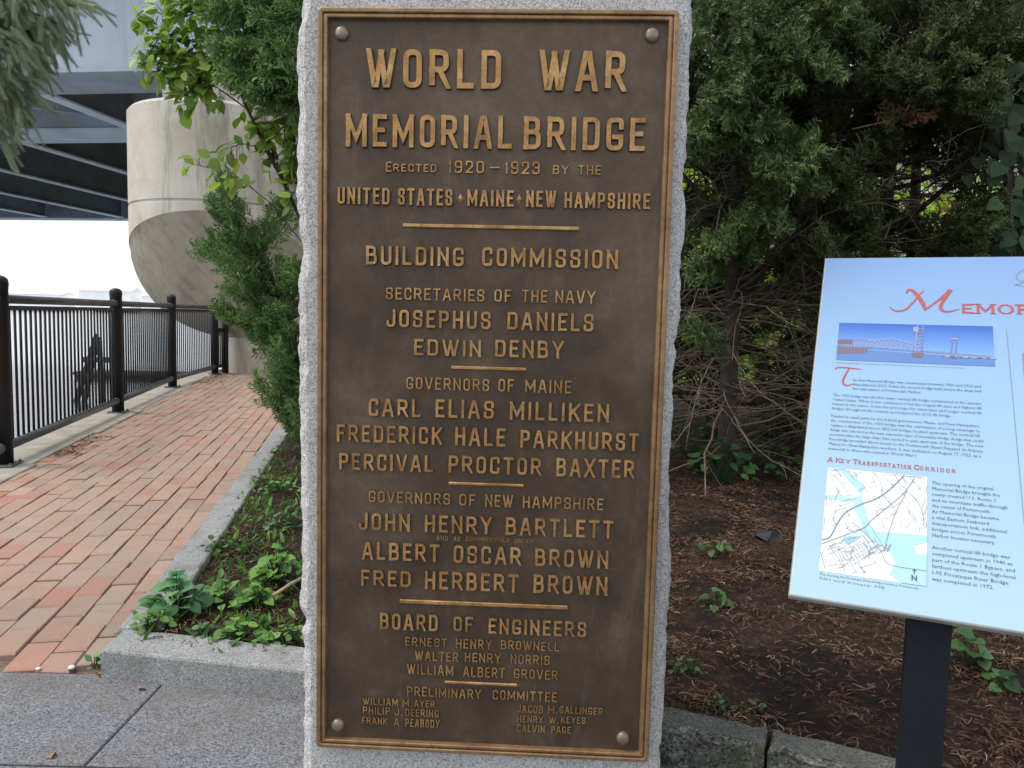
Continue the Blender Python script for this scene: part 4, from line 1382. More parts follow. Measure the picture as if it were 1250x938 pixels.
printed_text('caption_text', [("Memorial Bridge in operation, 2009, a lift span between two towers over the river", .042, .5105, .225, .0050)], M['ink_grey'])
printed_text('caption_text', [("Map showing the Piscataqua River bridges between Portsmouth,", .046, .0455, .150, .0062), ("NH and Kittery, ME", .046, .0375, .100, .0062)], M['ink_grey'])
m = MB(); quad(m, .3635, .395, .60, .555, .0011, 0); quad(m, .3635, .47, .60, .555, .0014, 1); flat('second_photograph', m, [M['ink_dark'], M['ink_grey']])
# posts of the sign
for u in (.2145, .7155):
    b_ = BL + SR * u + SU * .03
    c_ = BL + SR * u + SU * .36
    m = MB()
    axes = (tuple(SR), (math.sin(a_), math.cos(a_), 0), (0, 0, 1))
    hz = b_.z - .02
    m.box((b_.x + axes[1][0] * .035, b_.y + axes[1][1] * .035, hz / 2), (.063, .06, hz), bev=.003, axes=axes)
    ps = m.build('sign_post', M['navy']); wp(ps, sg)
    m = MB(); mid = (b_ + c_) / 2 - SN * .036
    m.box(tuple(mid), (.055, .36, .04), bev=.003, axes=(tuple(SR), tuple(SU), tuple(SN))); m.build('slanted_bracket', M['navy'], ps)
    m = MB(); m.box((b_.x + axes[1][0] * .035, b_.y + axes[1][1] * .035, .008), (.16, .16, .016), bev=.003, axes=axes); m.build('foot_plate', M['navy'], ps)

# ------------------------------------------------------------------ foliage builders
def norm(v): return v / (np.linalg.norm(v, axis=-1, keepdims=True) + 1e-9)


def spikes(P, D, L, W):
    """three-sided needles from points P along D: arrays -> V (n,4,3), F"""
    n = len(P)
    a = norm(np.cross(D, np.where(np.abs(D[:, 2:3]) < .9, [[0, 0, 1.0]], [[0, 1.0, 0]])))
    b = np.cross(D, a)
    V = np.stack([P + a * W[:, None], P + (-.5 * a + .866 * b) * W[:, None], P + (-.5 * a - .866 * b) * W[:, None], P + D * L[:, None]], 1).reshape(-1, 3)
    k = (np.arange(n) * 4)[:, None]
    F = np.concatenate([k + np.array([0, 1, 3]), k + np.array([1, 2, 3]), k + np.array([2, 0, 3])], 0)
    return V, F


def spray_template(seed, nb=9, nt=4):
    """a feathery juniper spray of unit length along +Y"""
    r = np.random.default_rng(seed)
    P = []; D = []; L = []; W = []
    for i in range(nb):
        s = .10 + .86 * i / nb
        side = 1 if i % 2 else -1
        az = r.uniform(-.7, .7)
        d = norm(np.array([side * math.cos(az) * .75, .72, math.sin(az) * .8]))
        l = (.40 * (1 - s) ** .6 + .08) * r.uniform(.75, 1.2)
        o = np.array([0, s, .03 * math.sin(s * 3)])
        P.append(o); D.append(d); L.append(l * 1.05); W.append(.024)
        for k in range(nt):
            q = o + d * l * (.25 + .7 * k / nt)
            sd = 1 if k % 2 else -1
            e = norm(d + np.cross(d, norm(r.normal(0, 1, 3))) * .9 * sd)
            P.append(q); D.append(e); L.append(r.uniform(.11, .20)); W.append(.030)
    P.append(np.zeros(3)); D.append(np.array([0, 1.0, 0])); L.append(1.06); W.append(.014)
    for k in range(4):
        P.append(np.array([0, .75 + .06 * k, 0])); D.append(norm(np.array([r.normal(0, .4), 1, r.normal(0, .4)]))); L.append(.2); W.append(.03)
    return spikes(np.array(P), norm(np.array(D)), np.array(L), np.array(W))


def leaf_template(w=.62, fold=.16, curl=-.12, heart=False):
    """unit leaf along +Y, face up +Z"""
    ys = [0, .06, .16, .30, .46, .62, .78, .91, 1.0]
    hw = [.02, .20, .38, .48, .50, .43, .29, .13, .0] if not heart else [.08, .38, .52, .53, .48, .37, .23, .10, .0]
    V = []
    for y, h in zip(ys, hw):
        z = curl * y * y
        yy = y - (.11 if heart and y in (.06,) else .05 if heart and y == .16 else 0)
        V += [(-h * w, yy, z + fold * h), (0, y, z), (h * w, yy, z + fold * h)]
    F = []
    for i in range(8):
        a = i * 3
        for k in (0, 1):
            F += [(a + k, a + k + 1, a + k + 4), (a + k, a + k + 4, a + k + 3)]
    return np.array(V), np.array(F)


SPR = [spray_template(i) for i in range(5)]
SPR_SMALL = [spray_template(20 + i, 7, 3) for i in range(4)]
LEAF = leaf_template(); HEART = leaf_template(.95, .12, -.18, True); OVAL = leaf_template(.8, .10, -.1)


def scatter(temps, P, D, S, r, up=None, tint=None, jit=.12):
    """place templates (unit, along +Y) at P along D with size S; random roll, or face towards up"""
    n = len(P); D = norm(D)
    if up is None:
        q = r.normal(0, 1, (n, 3))
    else:
        q = np.broadcast_to(np.asarray(up, float), (n, 3)) + r.normal(0, .25, (n, 3))
    X_ = norm(np.cross(D, q)); Z_ = np.cross(X_, D)
    which = r.integers(0, len(temps), n)
    VV = []; FF = []; TT = []; b = 0
    if tint is None: tint = r.random(n)
    for k, (tv, tf) in enumerate(temps):
        s = np.where(which == k)[0]
        if not len(s): continue
        v = (tv[None, :, 0:1] * X_[s][:, None] + tv[None, :, 1:2] * D[s][:, None] + tv[None, :, 2:3] * Z_[s][:, None]) * S[s][:, None, None] + P[s][:, None]
        nv = tv.shape[0]
        VV.append(v.reshape(-1, 3)); FF.append((tf[None] + (np.arange(len(s)) * nv)[:, None, None]).reshape(-1, 3) + b); b += len(s) * nv
        TT.append(np.repeat(np.clip(tint[s] + r.normal(0, jit, len(s)) * .5, 0, 1), nv))
    return np.concatenate(VV), np.concatenate(FF), np.concatenate(TT)


class Fol:
    def __init__(self): self.v = []; self.f = []; self.t = []; self.n = 0
    def add(self, vft):
        v, f, t = vft
        self.v.append(v); self.f.append(f + self.n); self.t.append(t); self.n += len(v)
    def build(self, name, mat, root):
        o = fast_mesh(name, np.concatenate(self.v), np.concatenate(self.f), mat, tint=np.concatenate(self.t), smooth=name == 'leaves')
        return wp(o, root)


def bend_path(p, d, L, n, r, up=.0, wob=.12):
    out = [np.array(p, float)]; d = np.array(d, float)
    for i in range(n):
        d = d + r.normal(0, wob, 3) + np.array([0, 0, up]); d /= np.linalg.norm(d)
        out.append(out[-1] + d * L / n)
    return out


def along(path, t):
    x = t * (len(path) - 1); i = min(int(x), len(path) - 2); f = x - i
    return path[i] * (1 - f) + path[i + 1] * f, norm(path[i + 1] - path[i])


def juniper(name, label, base, top, limbs, seed, mat='juniper', z0=.3, lmax=1.3, shape=lambda t: 1 - .75 * t, sprays=10, size=(.12, .22), elev=.25, group=None, inner=.35, az=None, dead=0, nsec=7, gap=None):
    r = np.random.default_rng(seed)
    base = np.array(base, float); top = np.array(top, float)
    root = empty(name, tuple(base)); tag(root, label, 'juniper', group)
    H = np.linalg.norm(top - base)
    tr = [base + (top - base) * t + np.array([.06 * mnoise.noise((t * 4, seed, 0)), .06 * mnoise.noise((t * 4, seed, 5)), 0]) * min(1, t * 4) * (1 - t) for t in np.linspace(0, 1, 12)]
    m = MB(); m.tube(tr, [max(.010, .022 + .009 * H * (1 - t) ** 1.2) for t in np.linspace(0, 1, 12)], 9)
    wp(m.build('trunk', M['bark']), root)
    mb = MB(); fo = Fol(); P = []; D = []; S = []; T = []
    for k in range(limbs):
        t = (z0 + (1 - z0) * ((k + r.random()) / limbs))
        if gap and gap[0] < t < gap[1] and r.random() < gap[2]: continue
        p, _ = along(tr, min(.985, t))
        a = k * 2.399 + r.uniform(-.5, .5) if az is None else r.uniform(*az)
        L = lmax * shape(t) * r.uniform(.7, 1.15)
        d = np.array([math.sin(a) * math.cos(elev), math.cos(a) * math.cos(elev), math.sin(elev + .5 * t)])
        path = bend_path(p, d, L, 6, r, .05, .10)
        mb.tube(path, np.linspace(.008 + .012 * L, .004, 7), 5, cap=False)
        lt = r.random()
        for q in range(nsec):
            u = inner + (1 - inner) * (q + r.random()) / nsec
            o, dd = along(path, min(u, .99))
            sd = norm(dd + r.normal(0, .65, 3) + np.array([0, 0, .15]))
            l2 = r.uniform(.18, .42) * (1.15 - .5 * u) * min(1.3, .6 + L * .6)
            p2 = bend_path(o, sd, l2, 3, r, .06, .15)
            mb.tube(p2, [.004, .0035, .003, .002], 3, cap=False)
            bt = lt * .5 + r.random() * .5
            for w in range(sprays):
                o2, d2 = along(p2, min(.99, .15 + .85 * (w + r.random()) / sprays))
                P.append(o2); D.append(norm(d2 + r.normal(0, .55, 3) + np.array([0, 0, .22]))); S.append(r.uniform(*size)); T.append(bt * .75 + .1)
        o, dd = along(path, .98)
        for w in range(3): P.append(o); D.append(norm(dd + r.normal(0, .3, 3))); S.append(size[1] * r.uniform(.8, 1.1)); T.append(.55 + .3 * r.random())
    wp(mb.build('branches', M['bark']), root)
    fo.add(scatter(SPR, np.array(P), np.array(D), np.array(S), r, tint=np.array(T)))
    fo.build('foliage', M[mat], root)
    if dead:
        md = MB()
        for k in range(dead):
            p, _ = along(tr, r.uniform(.05, .55))
            a = r.uniform(0, 2 * math.pi)
            d = np.array([math.sin(a), math.cos(a), r.uniform(-.25, .25)])
            path = bend_path(p + d * .04, d, r.uniform(.5, 1.25), 8, r, r.uniform(-.06, .05), .16)
            md.tube(path, np.linspace(r.uniform(.004, .009), .0012, 9), 4, cap=False)
            for q in range(5):
                o, dd = along(path, r.uniform(.3, .95))
                md.tube(bend_path(o, norm(dd + r.normal(0, .6, 3)), r.uniform(.12, .4), 4, r, -.04, .2), [.003, .0025, .002, .0016, .001], 3, cap=False)
        wp(md.build('bare_twigs', M['twig']), root)
    return root, tr


G_J = 'junipers on the right of the monument'
ALLJ = []
ALLJ.append(juniper('juniper_tree', 'tall juniper whose crown fills the top of the view left of the monument', (-.55, 5.0, .05), (-.6, 5.1, 5.2), 40, 21, lmax=1.05, z0=.47, shape=lambda t: 1.0 - .55 * abs(t - .62), sprays=10, nsec=8, inner=.25))
ALLJ.append(juniper('juniper_tree', 'dense dark juniper directly right of the monument with bright green outer sprays', (1.42, 5.0, .06), (1.40, 5.1, 4.8), 64, 22, lmax=1.1, z0=.20, shape=lambda t: 1.0 - .35 * t, sprays=7, nsec=8, dead=190, group=G_J, gap=(.30, .52, .35)))
ALLJ.append(juniper('juniper_tree', 'dark juniper behind the blue sign with bare lower branches and a brown dead sprig', (2.5, 5.3, .06), (2.45, 5.2, 5.0), 64, 23, lmax=1.25, z0=.22, shape=lambda t: 1.0 - .35 * t, sprays=5, nsec=8, dead=260, group=G_J, elev=.05, gap=(.25, .6, .6)))
ALLJ.append(juniper('juniper_tree', 'dark juniper at the right edge of the view wrapped in ivy', (3.35, 4.75, .06), (3.3, 4.8, 4.8), 56, 24, lmax=1.15, z0=.2, shape=lambda t: 1.0 - .4 * t, sprays=8, nsec=8, dead=70, group=G_J, gap=(.3, .55, .5)))
ALLJ.append(juniper('juniper_tree', 'farther juniper half hidden behind the dark ones between monument and sign', (1.75, 6.6, .06), (1.7, 6.7, 5.2), 64, 25, lmax=1.4, z0=.05, elev=-.1, shape=lambda t: 1.0 - .4 * t, sprays=9, nsec=9, size=(.15, .26), dead=60, group=G_J, gap=(.20, .52, .8)))
ALLJ.append(juniper('juniper_tree', 'farthest dark juniper behind the blue sign, mostly hidden', (3.6, 7.0, .06), (3.5, 7.0, 5.0), 60, 26, lmax=1.5, z0=.03, elev=-.1, shape=lambda t: 1.0 - .4 * t, sprays=9, nsec=9, size=(.15, .26), dead=40, group=G_J, gap=(.22, .54, .8)))

ALLJ.append(juniper('juniper_tree', 'farther dark juniper hidden behind the right shoulder of the monument', (.55, 6.9, .06), (.6, 7.0, 4.6), 50, 27, lmax=1.2, z0=.03, elev=-.1, shape=lambda t: 1.0 - .4 * t, sprays=9, nsec=9, size=(.15, .26), dead=30, group=G_J, gap=(.24, .55, .7)))

def tip_juniper(root, spine, tips, Y0, Ysp, seed, mat, along_t, reps=2, dens=46, size=(.10, .17), lean=(-.15, -.1, .25), loose=.5, dx=0, dy=0):
    """branches that run from a stem to chosen branch ends, clothed in sprays"""
    r = np.random.default_rng(seed)
    mb = MB(); P = []; D = []; S = []; T = []
    for x, y in tips:
        for rep in range(reps):
            e = at(x + (dx if y > 330 else dx * .35) + r.normal(0, 4), y + dy + r.normal(0, 4), Y0 + r.uniform(-Ysp, Ysp))
            o, dd = along(spine, min(.98, max(.03, along_t(x, y))))
            mid = (o + e) / 2 + np.array([0, 0, -.04])
            path = [o, o * .5 + mid * .5, mid, mid * .45 + e * .55, e]
            mb.tube(path, [.008, .006, .005, .004, .002], 4, cap=False)
            L = min(.75, np.linalg.norm(e - o)); u0 = 1 - L / np.linalg.norm(e - o) * .78
            n = int(9 + dens * L)
            tt = r.random()
            for k in range(n):
                u = u0 + (1 - u0) * ((k + r.random()) / n)
                q, d2 = along(path, min(.99, u))
                P.append(q + r.normal(0, .04 * (1.05 - u) + .008, 3)); D.append(norm(d2 + r.normal(0, loose, 3) + np.array(lean))); S.append(r.uniform(*size)); T.append(.2 + .4 * tt + .35 * r.random())
            for k in range(3): P.append(e); D.append(norm((e - mid) / np.linalg.norm(e - mid) + r.normal(0, .25, 3))); S.append(size[1] * r.uniform(.7, 1)); T.append(.75)
    wp(mb.build('branches', M['bark']), root)
    fo = Fol(); fo.add(scatter(SPR, np.array(P), np.array(D), np.array(S), r, tint=np.array(T))); fo.build('foliage', M[mat], root)


# the leaning juniper at the left edge of the stone
b = np.array([-1.42, 5.55, .06])
root = empty('juniper_shrub', tuple(b)); tag(root, 'bright green juniper shrub leaning out over the brick path left of the monument', 'juniper shrub')
spine = [b, at(362, 465, 5.55), at(356, 395, 5.5), at(330, 335, 5.4), at(300, 292, 5.35), at(272, 242, 5.3)]
m = MB(); m.tube(spine, [.035, .028, .022, .016, .010, .004], 7); wp(m.build('trunk', M['bark']), root)
TIPS = [(250, 318), (256, 300), (262, 335), (270, 362), (268, 392), (285, 405), (262, 398), (275, 275), (350, 335), (300, 420), (315, 445), (335, 470), (310, 488), (325, 500), (340, 510), (350, 520), (355, 430), (355, 370), (322, 395), (300, 350), (330, 420), (362, 470), (340, 268), (335, 260), (280, 340), (310, 320), (290, 375), (372, 400), (375, 340), (258, 262), (268, 240), (264, 246), (345, 500), (338, 448), (352, 500), (318, 470), (340, 360), (310, 400), (330, 345), (285, 310), (312, 498)]
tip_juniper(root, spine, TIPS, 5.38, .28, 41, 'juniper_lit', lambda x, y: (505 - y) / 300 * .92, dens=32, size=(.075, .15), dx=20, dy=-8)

# crown of the juniper behind the stone, hanging in at the top left
rt_ = ALLJ[0]
r = np.random.default_rng(43)
TIPS = [(r.uniform(296, 375), r.uniform(-60, 85)) for k in range(36)] + [(282, 62), (278, 45), (290, 80), (300, 92), (312, 106), (325, 112), (338, 104), (326, 118), (350, 92), (366, 85), (290, 60), (284, 15), (282, -15), (345, 75), (362, 60)]
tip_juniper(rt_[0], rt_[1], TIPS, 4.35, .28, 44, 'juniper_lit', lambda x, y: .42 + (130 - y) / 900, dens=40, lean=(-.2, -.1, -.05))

# bright outer sprays of the juniper right of the stone, towards the camera
rt_ = ALLJ[1]
TIPS0 = [(r.uniform(870, 1010), r.uniform(20, 170)) for k in range(22)]
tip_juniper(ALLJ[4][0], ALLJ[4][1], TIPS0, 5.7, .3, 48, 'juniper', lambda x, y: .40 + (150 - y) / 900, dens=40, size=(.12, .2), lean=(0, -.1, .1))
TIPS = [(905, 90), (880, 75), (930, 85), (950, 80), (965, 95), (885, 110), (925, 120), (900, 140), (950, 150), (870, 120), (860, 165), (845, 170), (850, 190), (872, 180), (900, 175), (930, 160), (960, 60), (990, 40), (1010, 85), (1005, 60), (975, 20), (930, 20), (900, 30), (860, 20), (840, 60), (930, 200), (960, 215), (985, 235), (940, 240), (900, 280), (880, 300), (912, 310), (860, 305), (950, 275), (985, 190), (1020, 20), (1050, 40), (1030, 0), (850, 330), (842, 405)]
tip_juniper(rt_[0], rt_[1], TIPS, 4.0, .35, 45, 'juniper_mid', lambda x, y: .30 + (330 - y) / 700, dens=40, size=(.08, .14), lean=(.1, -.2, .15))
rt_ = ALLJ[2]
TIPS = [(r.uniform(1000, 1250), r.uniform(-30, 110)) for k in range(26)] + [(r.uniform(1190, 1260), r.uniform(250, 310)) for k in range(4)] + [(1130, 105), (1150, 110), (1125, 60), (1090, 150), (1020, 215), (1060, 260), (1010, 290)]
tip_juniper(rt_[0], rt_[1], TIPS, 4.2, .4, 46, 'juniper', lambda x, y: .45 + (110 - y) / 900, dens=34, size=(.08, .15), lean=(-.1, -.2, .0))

# ------------------------------------------------------------------ broadleaf sapling behind the stone
def sapling():
    r = np.random.default_rng(52)
    b = np.array([-1.0, 4.6, .07])
    root = empty('sapling', tuple(b)); tag(root, 'young sapling with bright light green leaves on thin stems behind the monument', 'sapling')
    mb = MB(); P = []; D = []; S = []; T = []
    Yd = 4.55
    stems = [([(372, 280), (338, 205), (300, 130), (276, 70), (262, 20)], .011), ([(375, 285), (352, 235), (322, 180), (305, 140)], .007), ([(372, 300), (330, 248), (285, 212), (225, 198)], .004),
             ([(300, 132), (262, 105), (235, 92), (222, 80)], .005), ([(276, 72), (235, 50), (200, 40), (168, 22)], .005), ([(262, 25), (225, 5), (205, -20)], .005), ([(276, 75), (225, 62), (180, 72)], .004),
             ([(338, 206), (325, 160), (322, 125)], .004), ([(352, 240), (350, 190), (345, 140)], .005), ([(262, 20), (240, -20), (215, -40)], .005), ([(322, 182), (295, 175), (270, 185)], .003), ([(372, 280), (362, 220), (358, 160)], .004), ([(276, 70), (250, 85), (228, 118)], .004), ([(262, 105), (238, 118), (226, 128)], .003), ([(200, 40), (188, 55), (175, 80)], .003), ([(360, 250), (335, 190), (318, 150)], .004), ([(368, 240), (352, 170), (340, 130)], .004), ([(372, 260), (368, 190), (362, 130)], .004), ([(262, 100), (215, 95), (190, 84)], .003), ([(255, 10), (220, 22), (190, 15)], .003)]
    main_base = at(372, 280, Yd)
    mb.tube([b, b * .5 + main_base * .5 + np.array([.06, 0, 0]), main_base], [.014, .013, .012], 7, cap=False)
    b2 = at(375, 290, Yd + .05); mb.tube([b + np.array([.03, .02, 0]), b2], [.009, .008], 6, cap=False)
    lush = {0: (.45, 20), 1: (.3, 12), 2: (.45, 18), 3: (.2, 26), 4: (.1, 44), 5: (.1, 34), 6: (.2, 34), 7: (.2, 16), 8: (.2, 16), 9: (.1, 26), 10: (.3, 10), 11: (.1, 16), 12: (.2, 26), 13: (.1, 16), 14: (.0, 22), 15: (.1, 22), 16: (.1, 24), 17: (.1, 22), 18: (.2, 26), 19: (.1, 26)}
    for i, (px, rad) in enumerate(stems):
        path = [at(x, y, Yd + .12 * math.sin(i * 2.1) * j / len(px)) for j, (x, y) in enumerate(px)]
        mb.tube(path, np.linspace(rad, rad * .4, len(path)), 6, cap=False)
        t0, n = lush[i]
        n = int(n * 1.7)
        for k in range(n):
            u = t0 + (1 - t0) * (k + r.random()) / n
            o, d = along(path, min(.99, u))
            tw = norm(d * .3 + r.normal(0, .7, 3))
            e = o + tw * r.uniform(.02, .10)
            mb.tube([o, e], [.0015, .001], 3, cap=False)
            P.append(e); D.append(norm(tw * .6 + r.normal(0, .45, 3) + np.array([0, 0, -.45]))); S.append(r.uniform(.055, .095)); T.append(np.clip(r.beta(2, 1.6), 0, 1))
    wp(mb.build('stems', M['bark']), root)
    fo = Fol(); fo.add(scatter([LEAF, OVAL], np.array(P), np.array(D), np.array(S), r, up=(-.3, -.5, 1), tint=np.array(T))); fo.build('leaves', M['sapling'], root)
sapling()

# ------------------------------------------------------------------ spruce reaching in from the left
def spruce():
    r = np.random.default_rng(63)
    b = np.array([-3.6, 2.35, 0.0])
    root = empty('spruce_tree', tuple(b)); tag(root, 'blue green spruce with drooping branch tips at the top left corner', 'spruce')
    m = MB(); m.tube([b, b + np.array([.02, 0, 1.6]), b + np.array([0, 0, 4.2])], [.11, .09, .03], 10); wp(m.build('trunk', M['bark']), root)
    n = 150
    s = np.linspace(.02, .97, n); a = np.arange(n) * 2.399
    q = np.stack([np.cos(a), np.full(n, .95), np.sin(a)], 1)
    V_, F_ = spikes(np.stack([np.zeros(n), s, np.zeros(n)], 1), norm(q), np.full(n, .20) * (1 - .3 * s), np.full(n, .0085))
    v2, f2 = spikes(np.array([[0, 0, 0.0]]), np.array([[0, 1.0, 0]]), np.array([1.05]), np.array([.028]))
    SH = [(np.concatenate([V_, v2]), np.concatenate([F_, f2 + len(V_)]))]
    mb = MB(); P = []; D = []; S = []; T = []
    ends = [((60, 28), 3.05), ((88, 0), 3.0), ((25, 95), 2.95), ((20, 128), 3.1), ((85, -12), 3.2), ((30, 60), 2.9), ((45, 70), 3.05), ((5, 150), 3.0), ((72, 30), 3.0), ((-10, 20), 3.0), ((50, -30), 3.0), ((15, 90), 3.15), ((30, 118), 3.0), ((58, 48), 3.05)]
    for i, ((x, y), Yd) in enumerate(ends):
        e = at(x, y, Yd)
        o = b + np.array([0, 0, 2.1 + .14 * (i % 6)])
        mid = (o + e) / 2 + np.array([0, 0, .22])
        path = [o + (mid - o) * t for t in (0, .5)] + [mid + (e - mid) * t for t in (0, .3, .55, .75, .9, 1.0)]
        mb.tube(path, np.linspace(.016, .003, len(path)), 5, cap=False)
        tt = r.random()
        for k in range(66):
            u = .55 + .45 * (k + r.random()) / 66
            p, d = along(path, min(.995, u))
            hang = 1.1 if k % 3 else .35
            side = r.normal(0, .45, 3)
            dd = norm(d * .55 + side + np.array([.12, 0, -hang]))
            l = r.uniform(.07, .125)
            P.append(p + r.normal(0, .012, 3)); D.append(dd); S.append(l); T.append(.2 + .4 * tt + .35 * r.random())
            if r.random() < .45:
                q2 = p + dd * l * .9
                P.append(q2); D.append(norm(dd + r.normal(0, .25, 3) + np.array([0, 0, -.3]))); S.append(l * r.uniform(.7, 1)); T.append(.4 + .5 * r.random())
    wp(mb.build('branches', M['bark']), root)
    fo = Fol(); fo.add(scatter(SH, np.array(P), np.array(D), np.array(S), r, tint=np.array(T))); fo.build('foliage', M['spruce'], root)
spruce()

# ------------------------------------------------------------------ weeds
def weed(label, x, y, n, size, seed, mat='weed', h=.14, spread=.09, temp=HEART, name='weed', cat='weed', group='weeds in the left bed', z=None):
    r = np.random.default_rng(seed)
    z = bed_z(x, y) if z is None else z
    root = empty(name, (x, y, z)); tag(root, label, cat, group)
    mb = MB(); P = []; D = []; S = []; T = []
    for k in range(n):
        a = k * 2.399 + r.uniform(-.4, .4); f = math.sqrt((k + .5) / n)
        e = np.array([x + spread * f * math.cos(a), y + spread * f * math.sin(a), z + h * (1.05 - .75 * f) * r.uniform(.7, 1.15)])
        o = np.array([x + r.normal(0, .008), y + r.normal(0, .008), z - .005])
        mb.tube([o, (o + e) / 2 + np.array([0, 0, .012]), e], [.002, .0017, .0013], 4, cap=False)
        out = np.array([math.cos(a), math.sin(a), r.uniform(-.25, .3)])
        sz_ = size * r.uniform(.65, 1.2)
        P.append(e - out * sz_ * (.75 - .6 * f)); D.append(norm(out + r.normal(0, .3, 3))); S.append(sz_); T.append(r.uniform(.15, 1.0))
    wp(mb.build('stems', M['weed_dark']), root)
    fo = Fol(); fo.add(scatter([temp], np.array(P), np.array(D), np.array(S), r, up=(0, -.25, 1), tint=np.array(T))); fo.build('leaves', M[mat], root)


def gp(px, py, z=.08):
    d = _f + _rt * (px - 625) / FPX - _up * (py - 469) / FPX
    t = (z - EYE) / d[2]
    return d[0] * t, d[1] * t


WEEDS = [(216, 748, 24, .056, 'weed_blue', .13, .105, 'largest blue green broadleaf weed, at the inner corner of the kerb'), (185, 768, 16, .034, 'weed', .06, .07, 'yellow green small leaved weed right on the kerb corner, beside the largest weed'),
         (268, 738, 15, .046, 'weed', .08, .085, 'bright green weed in the middle of the bed, right of the largest weed'), (292, 778, 15, .036, 'weed', .065, .07, 'low weed just behind the front kerb stone, near its middle'),
         (338, 712, 24, .046, 'weed', .13, .10, 'tall leafy weed touching the left side of the monument'), (272, 668, 14, .032, 'weed_dark', .06, .09, 'narrow leaved dull green weed halfway along the bed'),
         (352, 778, 15, .030, 'weed', .06, .08, 'small weed between the front kerb stone and the foot of the monument'), (312, 735, 12, .040, 'weed', .07, .06, 'pair leaved weed beside the pale stick'),
         (350, 640, 16, .034, 'weed_dark', .09, .10, 'shaded weed against the monument, behind the tall leafy one'), (345, 600, 16, .034, 'weed', .08, .12, 'farthest weed in the left bed, below the leaning juniper'),
         (250, 775, 9, .024, 'weed_dark', .035, .05, 'tiny weed behind the front kerb, between the corner weed and the low weed'), (322, 788, 10, .028, 'weed', .035, .05, 'flat little weed hugging the front kerb stone nearest the monument')]
for i, (px, py, n, sz, mt, h, sp_, lab) in enumerate(WEEDS):
    x, y = gp(px, py); weed(lab, x, y, int(n * 1.9), sz * .84, 100 + i, mt, h * 1.2, sp_ * (.8 if i < 2 else 1.05), HEART if i in (0, 2, 4, 7) else OVAL)
x, y = gp(123, 812, 0); weed('small green weed growing in the joint at the outer kerb corner', x - .01, y - .01, 8, .026, 140, 'weed_blue', .05, .03, LEAF, group='weeds in paving joints', z=0)
x, y = gp(160, 780, 0); weed('thin seedling standing on the bricks beside the kerb', x, y, 5, .022, 141, 'weed', .10, .04, OVAL, group='weeds in paving joints', z=0)
RW = [(872, 742, 9, .040, 'weed_dark', .07, .05, 'small four leaved weed alone in the mulch right of the monument'), (875, 682, 10, .036, 'weed_dark', .08, .06, 'green weed in the mulch below the black stone'), (838, 820, 16, .020, 'weed_dark', .05, .06, 'feathery low weed beside the right kerb next to the monument'),
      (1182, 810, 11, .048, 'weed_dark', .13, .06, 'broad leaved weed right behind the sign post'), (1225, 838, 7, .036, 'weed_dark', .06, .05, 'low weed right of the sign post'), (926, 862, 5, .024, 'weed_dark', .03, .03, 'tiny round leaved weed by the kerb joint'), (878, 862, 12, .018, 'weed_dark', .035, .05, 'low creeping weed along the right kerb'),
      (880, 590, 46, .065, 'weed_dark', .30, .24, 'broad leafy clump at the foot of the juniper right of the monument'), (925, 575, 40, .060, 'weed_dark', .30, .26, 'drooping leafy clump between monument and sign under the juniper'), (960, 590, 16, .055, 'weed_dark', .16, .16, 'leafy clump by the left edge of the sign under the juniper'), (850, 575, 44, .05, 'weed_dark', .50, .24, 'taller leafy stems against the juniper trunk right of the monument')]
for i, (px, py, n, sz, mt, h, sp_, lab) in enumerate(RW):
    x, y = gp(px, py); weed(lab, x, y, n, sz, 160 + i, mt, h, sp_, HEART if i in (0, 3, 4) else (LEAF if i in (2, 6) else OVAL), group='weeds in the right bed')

# grass and creeping greens in the left bed
r = np.random.default_rng(77)
P = []; D = []; S = []
for cx, cy, n, sp_ in ((-1.35, 4.0, 70, .10), (-1.2, 3.9, 90, .16), (-1.05, 3.3, 80, .14), (-1.3, 4.6, 110, .18), (-1.0, 2.7, 70, .14), (-.8, 2.5, 60, .12), (-1.45, 4.5, 90, .13), (-1.15, 3.3, 60, .09), (-1.0, 2.9, 60, .12), (-.9, 2.45, 50, .10), (-1.3, 3.6, 50, .10), (-1.6, 5.2, 60, .15), (-.75, 2.35, 40, .08), (-1.6, 4.9, 50, .1)):
    for k in range(n):
        x, y = cx + r.normal(0, sp_), cy + r.normal(0, sp_ * 1.4)
        if not poly_inside(np.array([[x, y]]), bed_poly)[0]: continue
        P.append((x, y, bed_z(x, y))); D.append((r.normal(0, .6), r.normal(0, .6), .7)); S.append(r.uniform(.03, .085))
fo = scatter([leaf_template(.10, .1, -.25), leaf_template(.35, .1, -.2)], np.array(P), np.array(D), np.array(S) * .75, r, tint=r.random(len(P)))
tag(fast_mesh('ground_cover', fo[0], fo[1], M['weed'], tint=fo[2]), 'thin grass blades and tiny creeping greens in the left bed', 'ground cover', kind='stuff')
# dry grass on the bricks under the railing
P = []; D = []; S = []
for k in range(160):
    q = fpt(r.uniform(.3, 1.3), .18 + abs(r.normal(0, .07))); P.append((q[0], q[1], .0)); D.append((r.normal(0, 1), r.normal(0, 1), .25)); S.append(r.uniform(.03, .07))
for k in range(260):
    q = fpt(r.uniform(6.2, 8.2), .25 + abs(r.normal(0, .16))); P.append((q[0], q[1], .0)); D.append((r.normal(0, 1), r.normal(0, 1), .15)); S.append(r.uniform(.03, .06))
fo = scatter([leaf_template(.14, .1, -.25)], np.array(P), np.array(D), np.array(S), r, tint=r.random(len(P)))
tag(fast_mesh('dry_grass', fo[0], fo[1], M['chip'], tint=.6 + .4 * fo[2]), 'dry brown grass and litter along the foot of the railing', 'dry grass', kind='stuff')

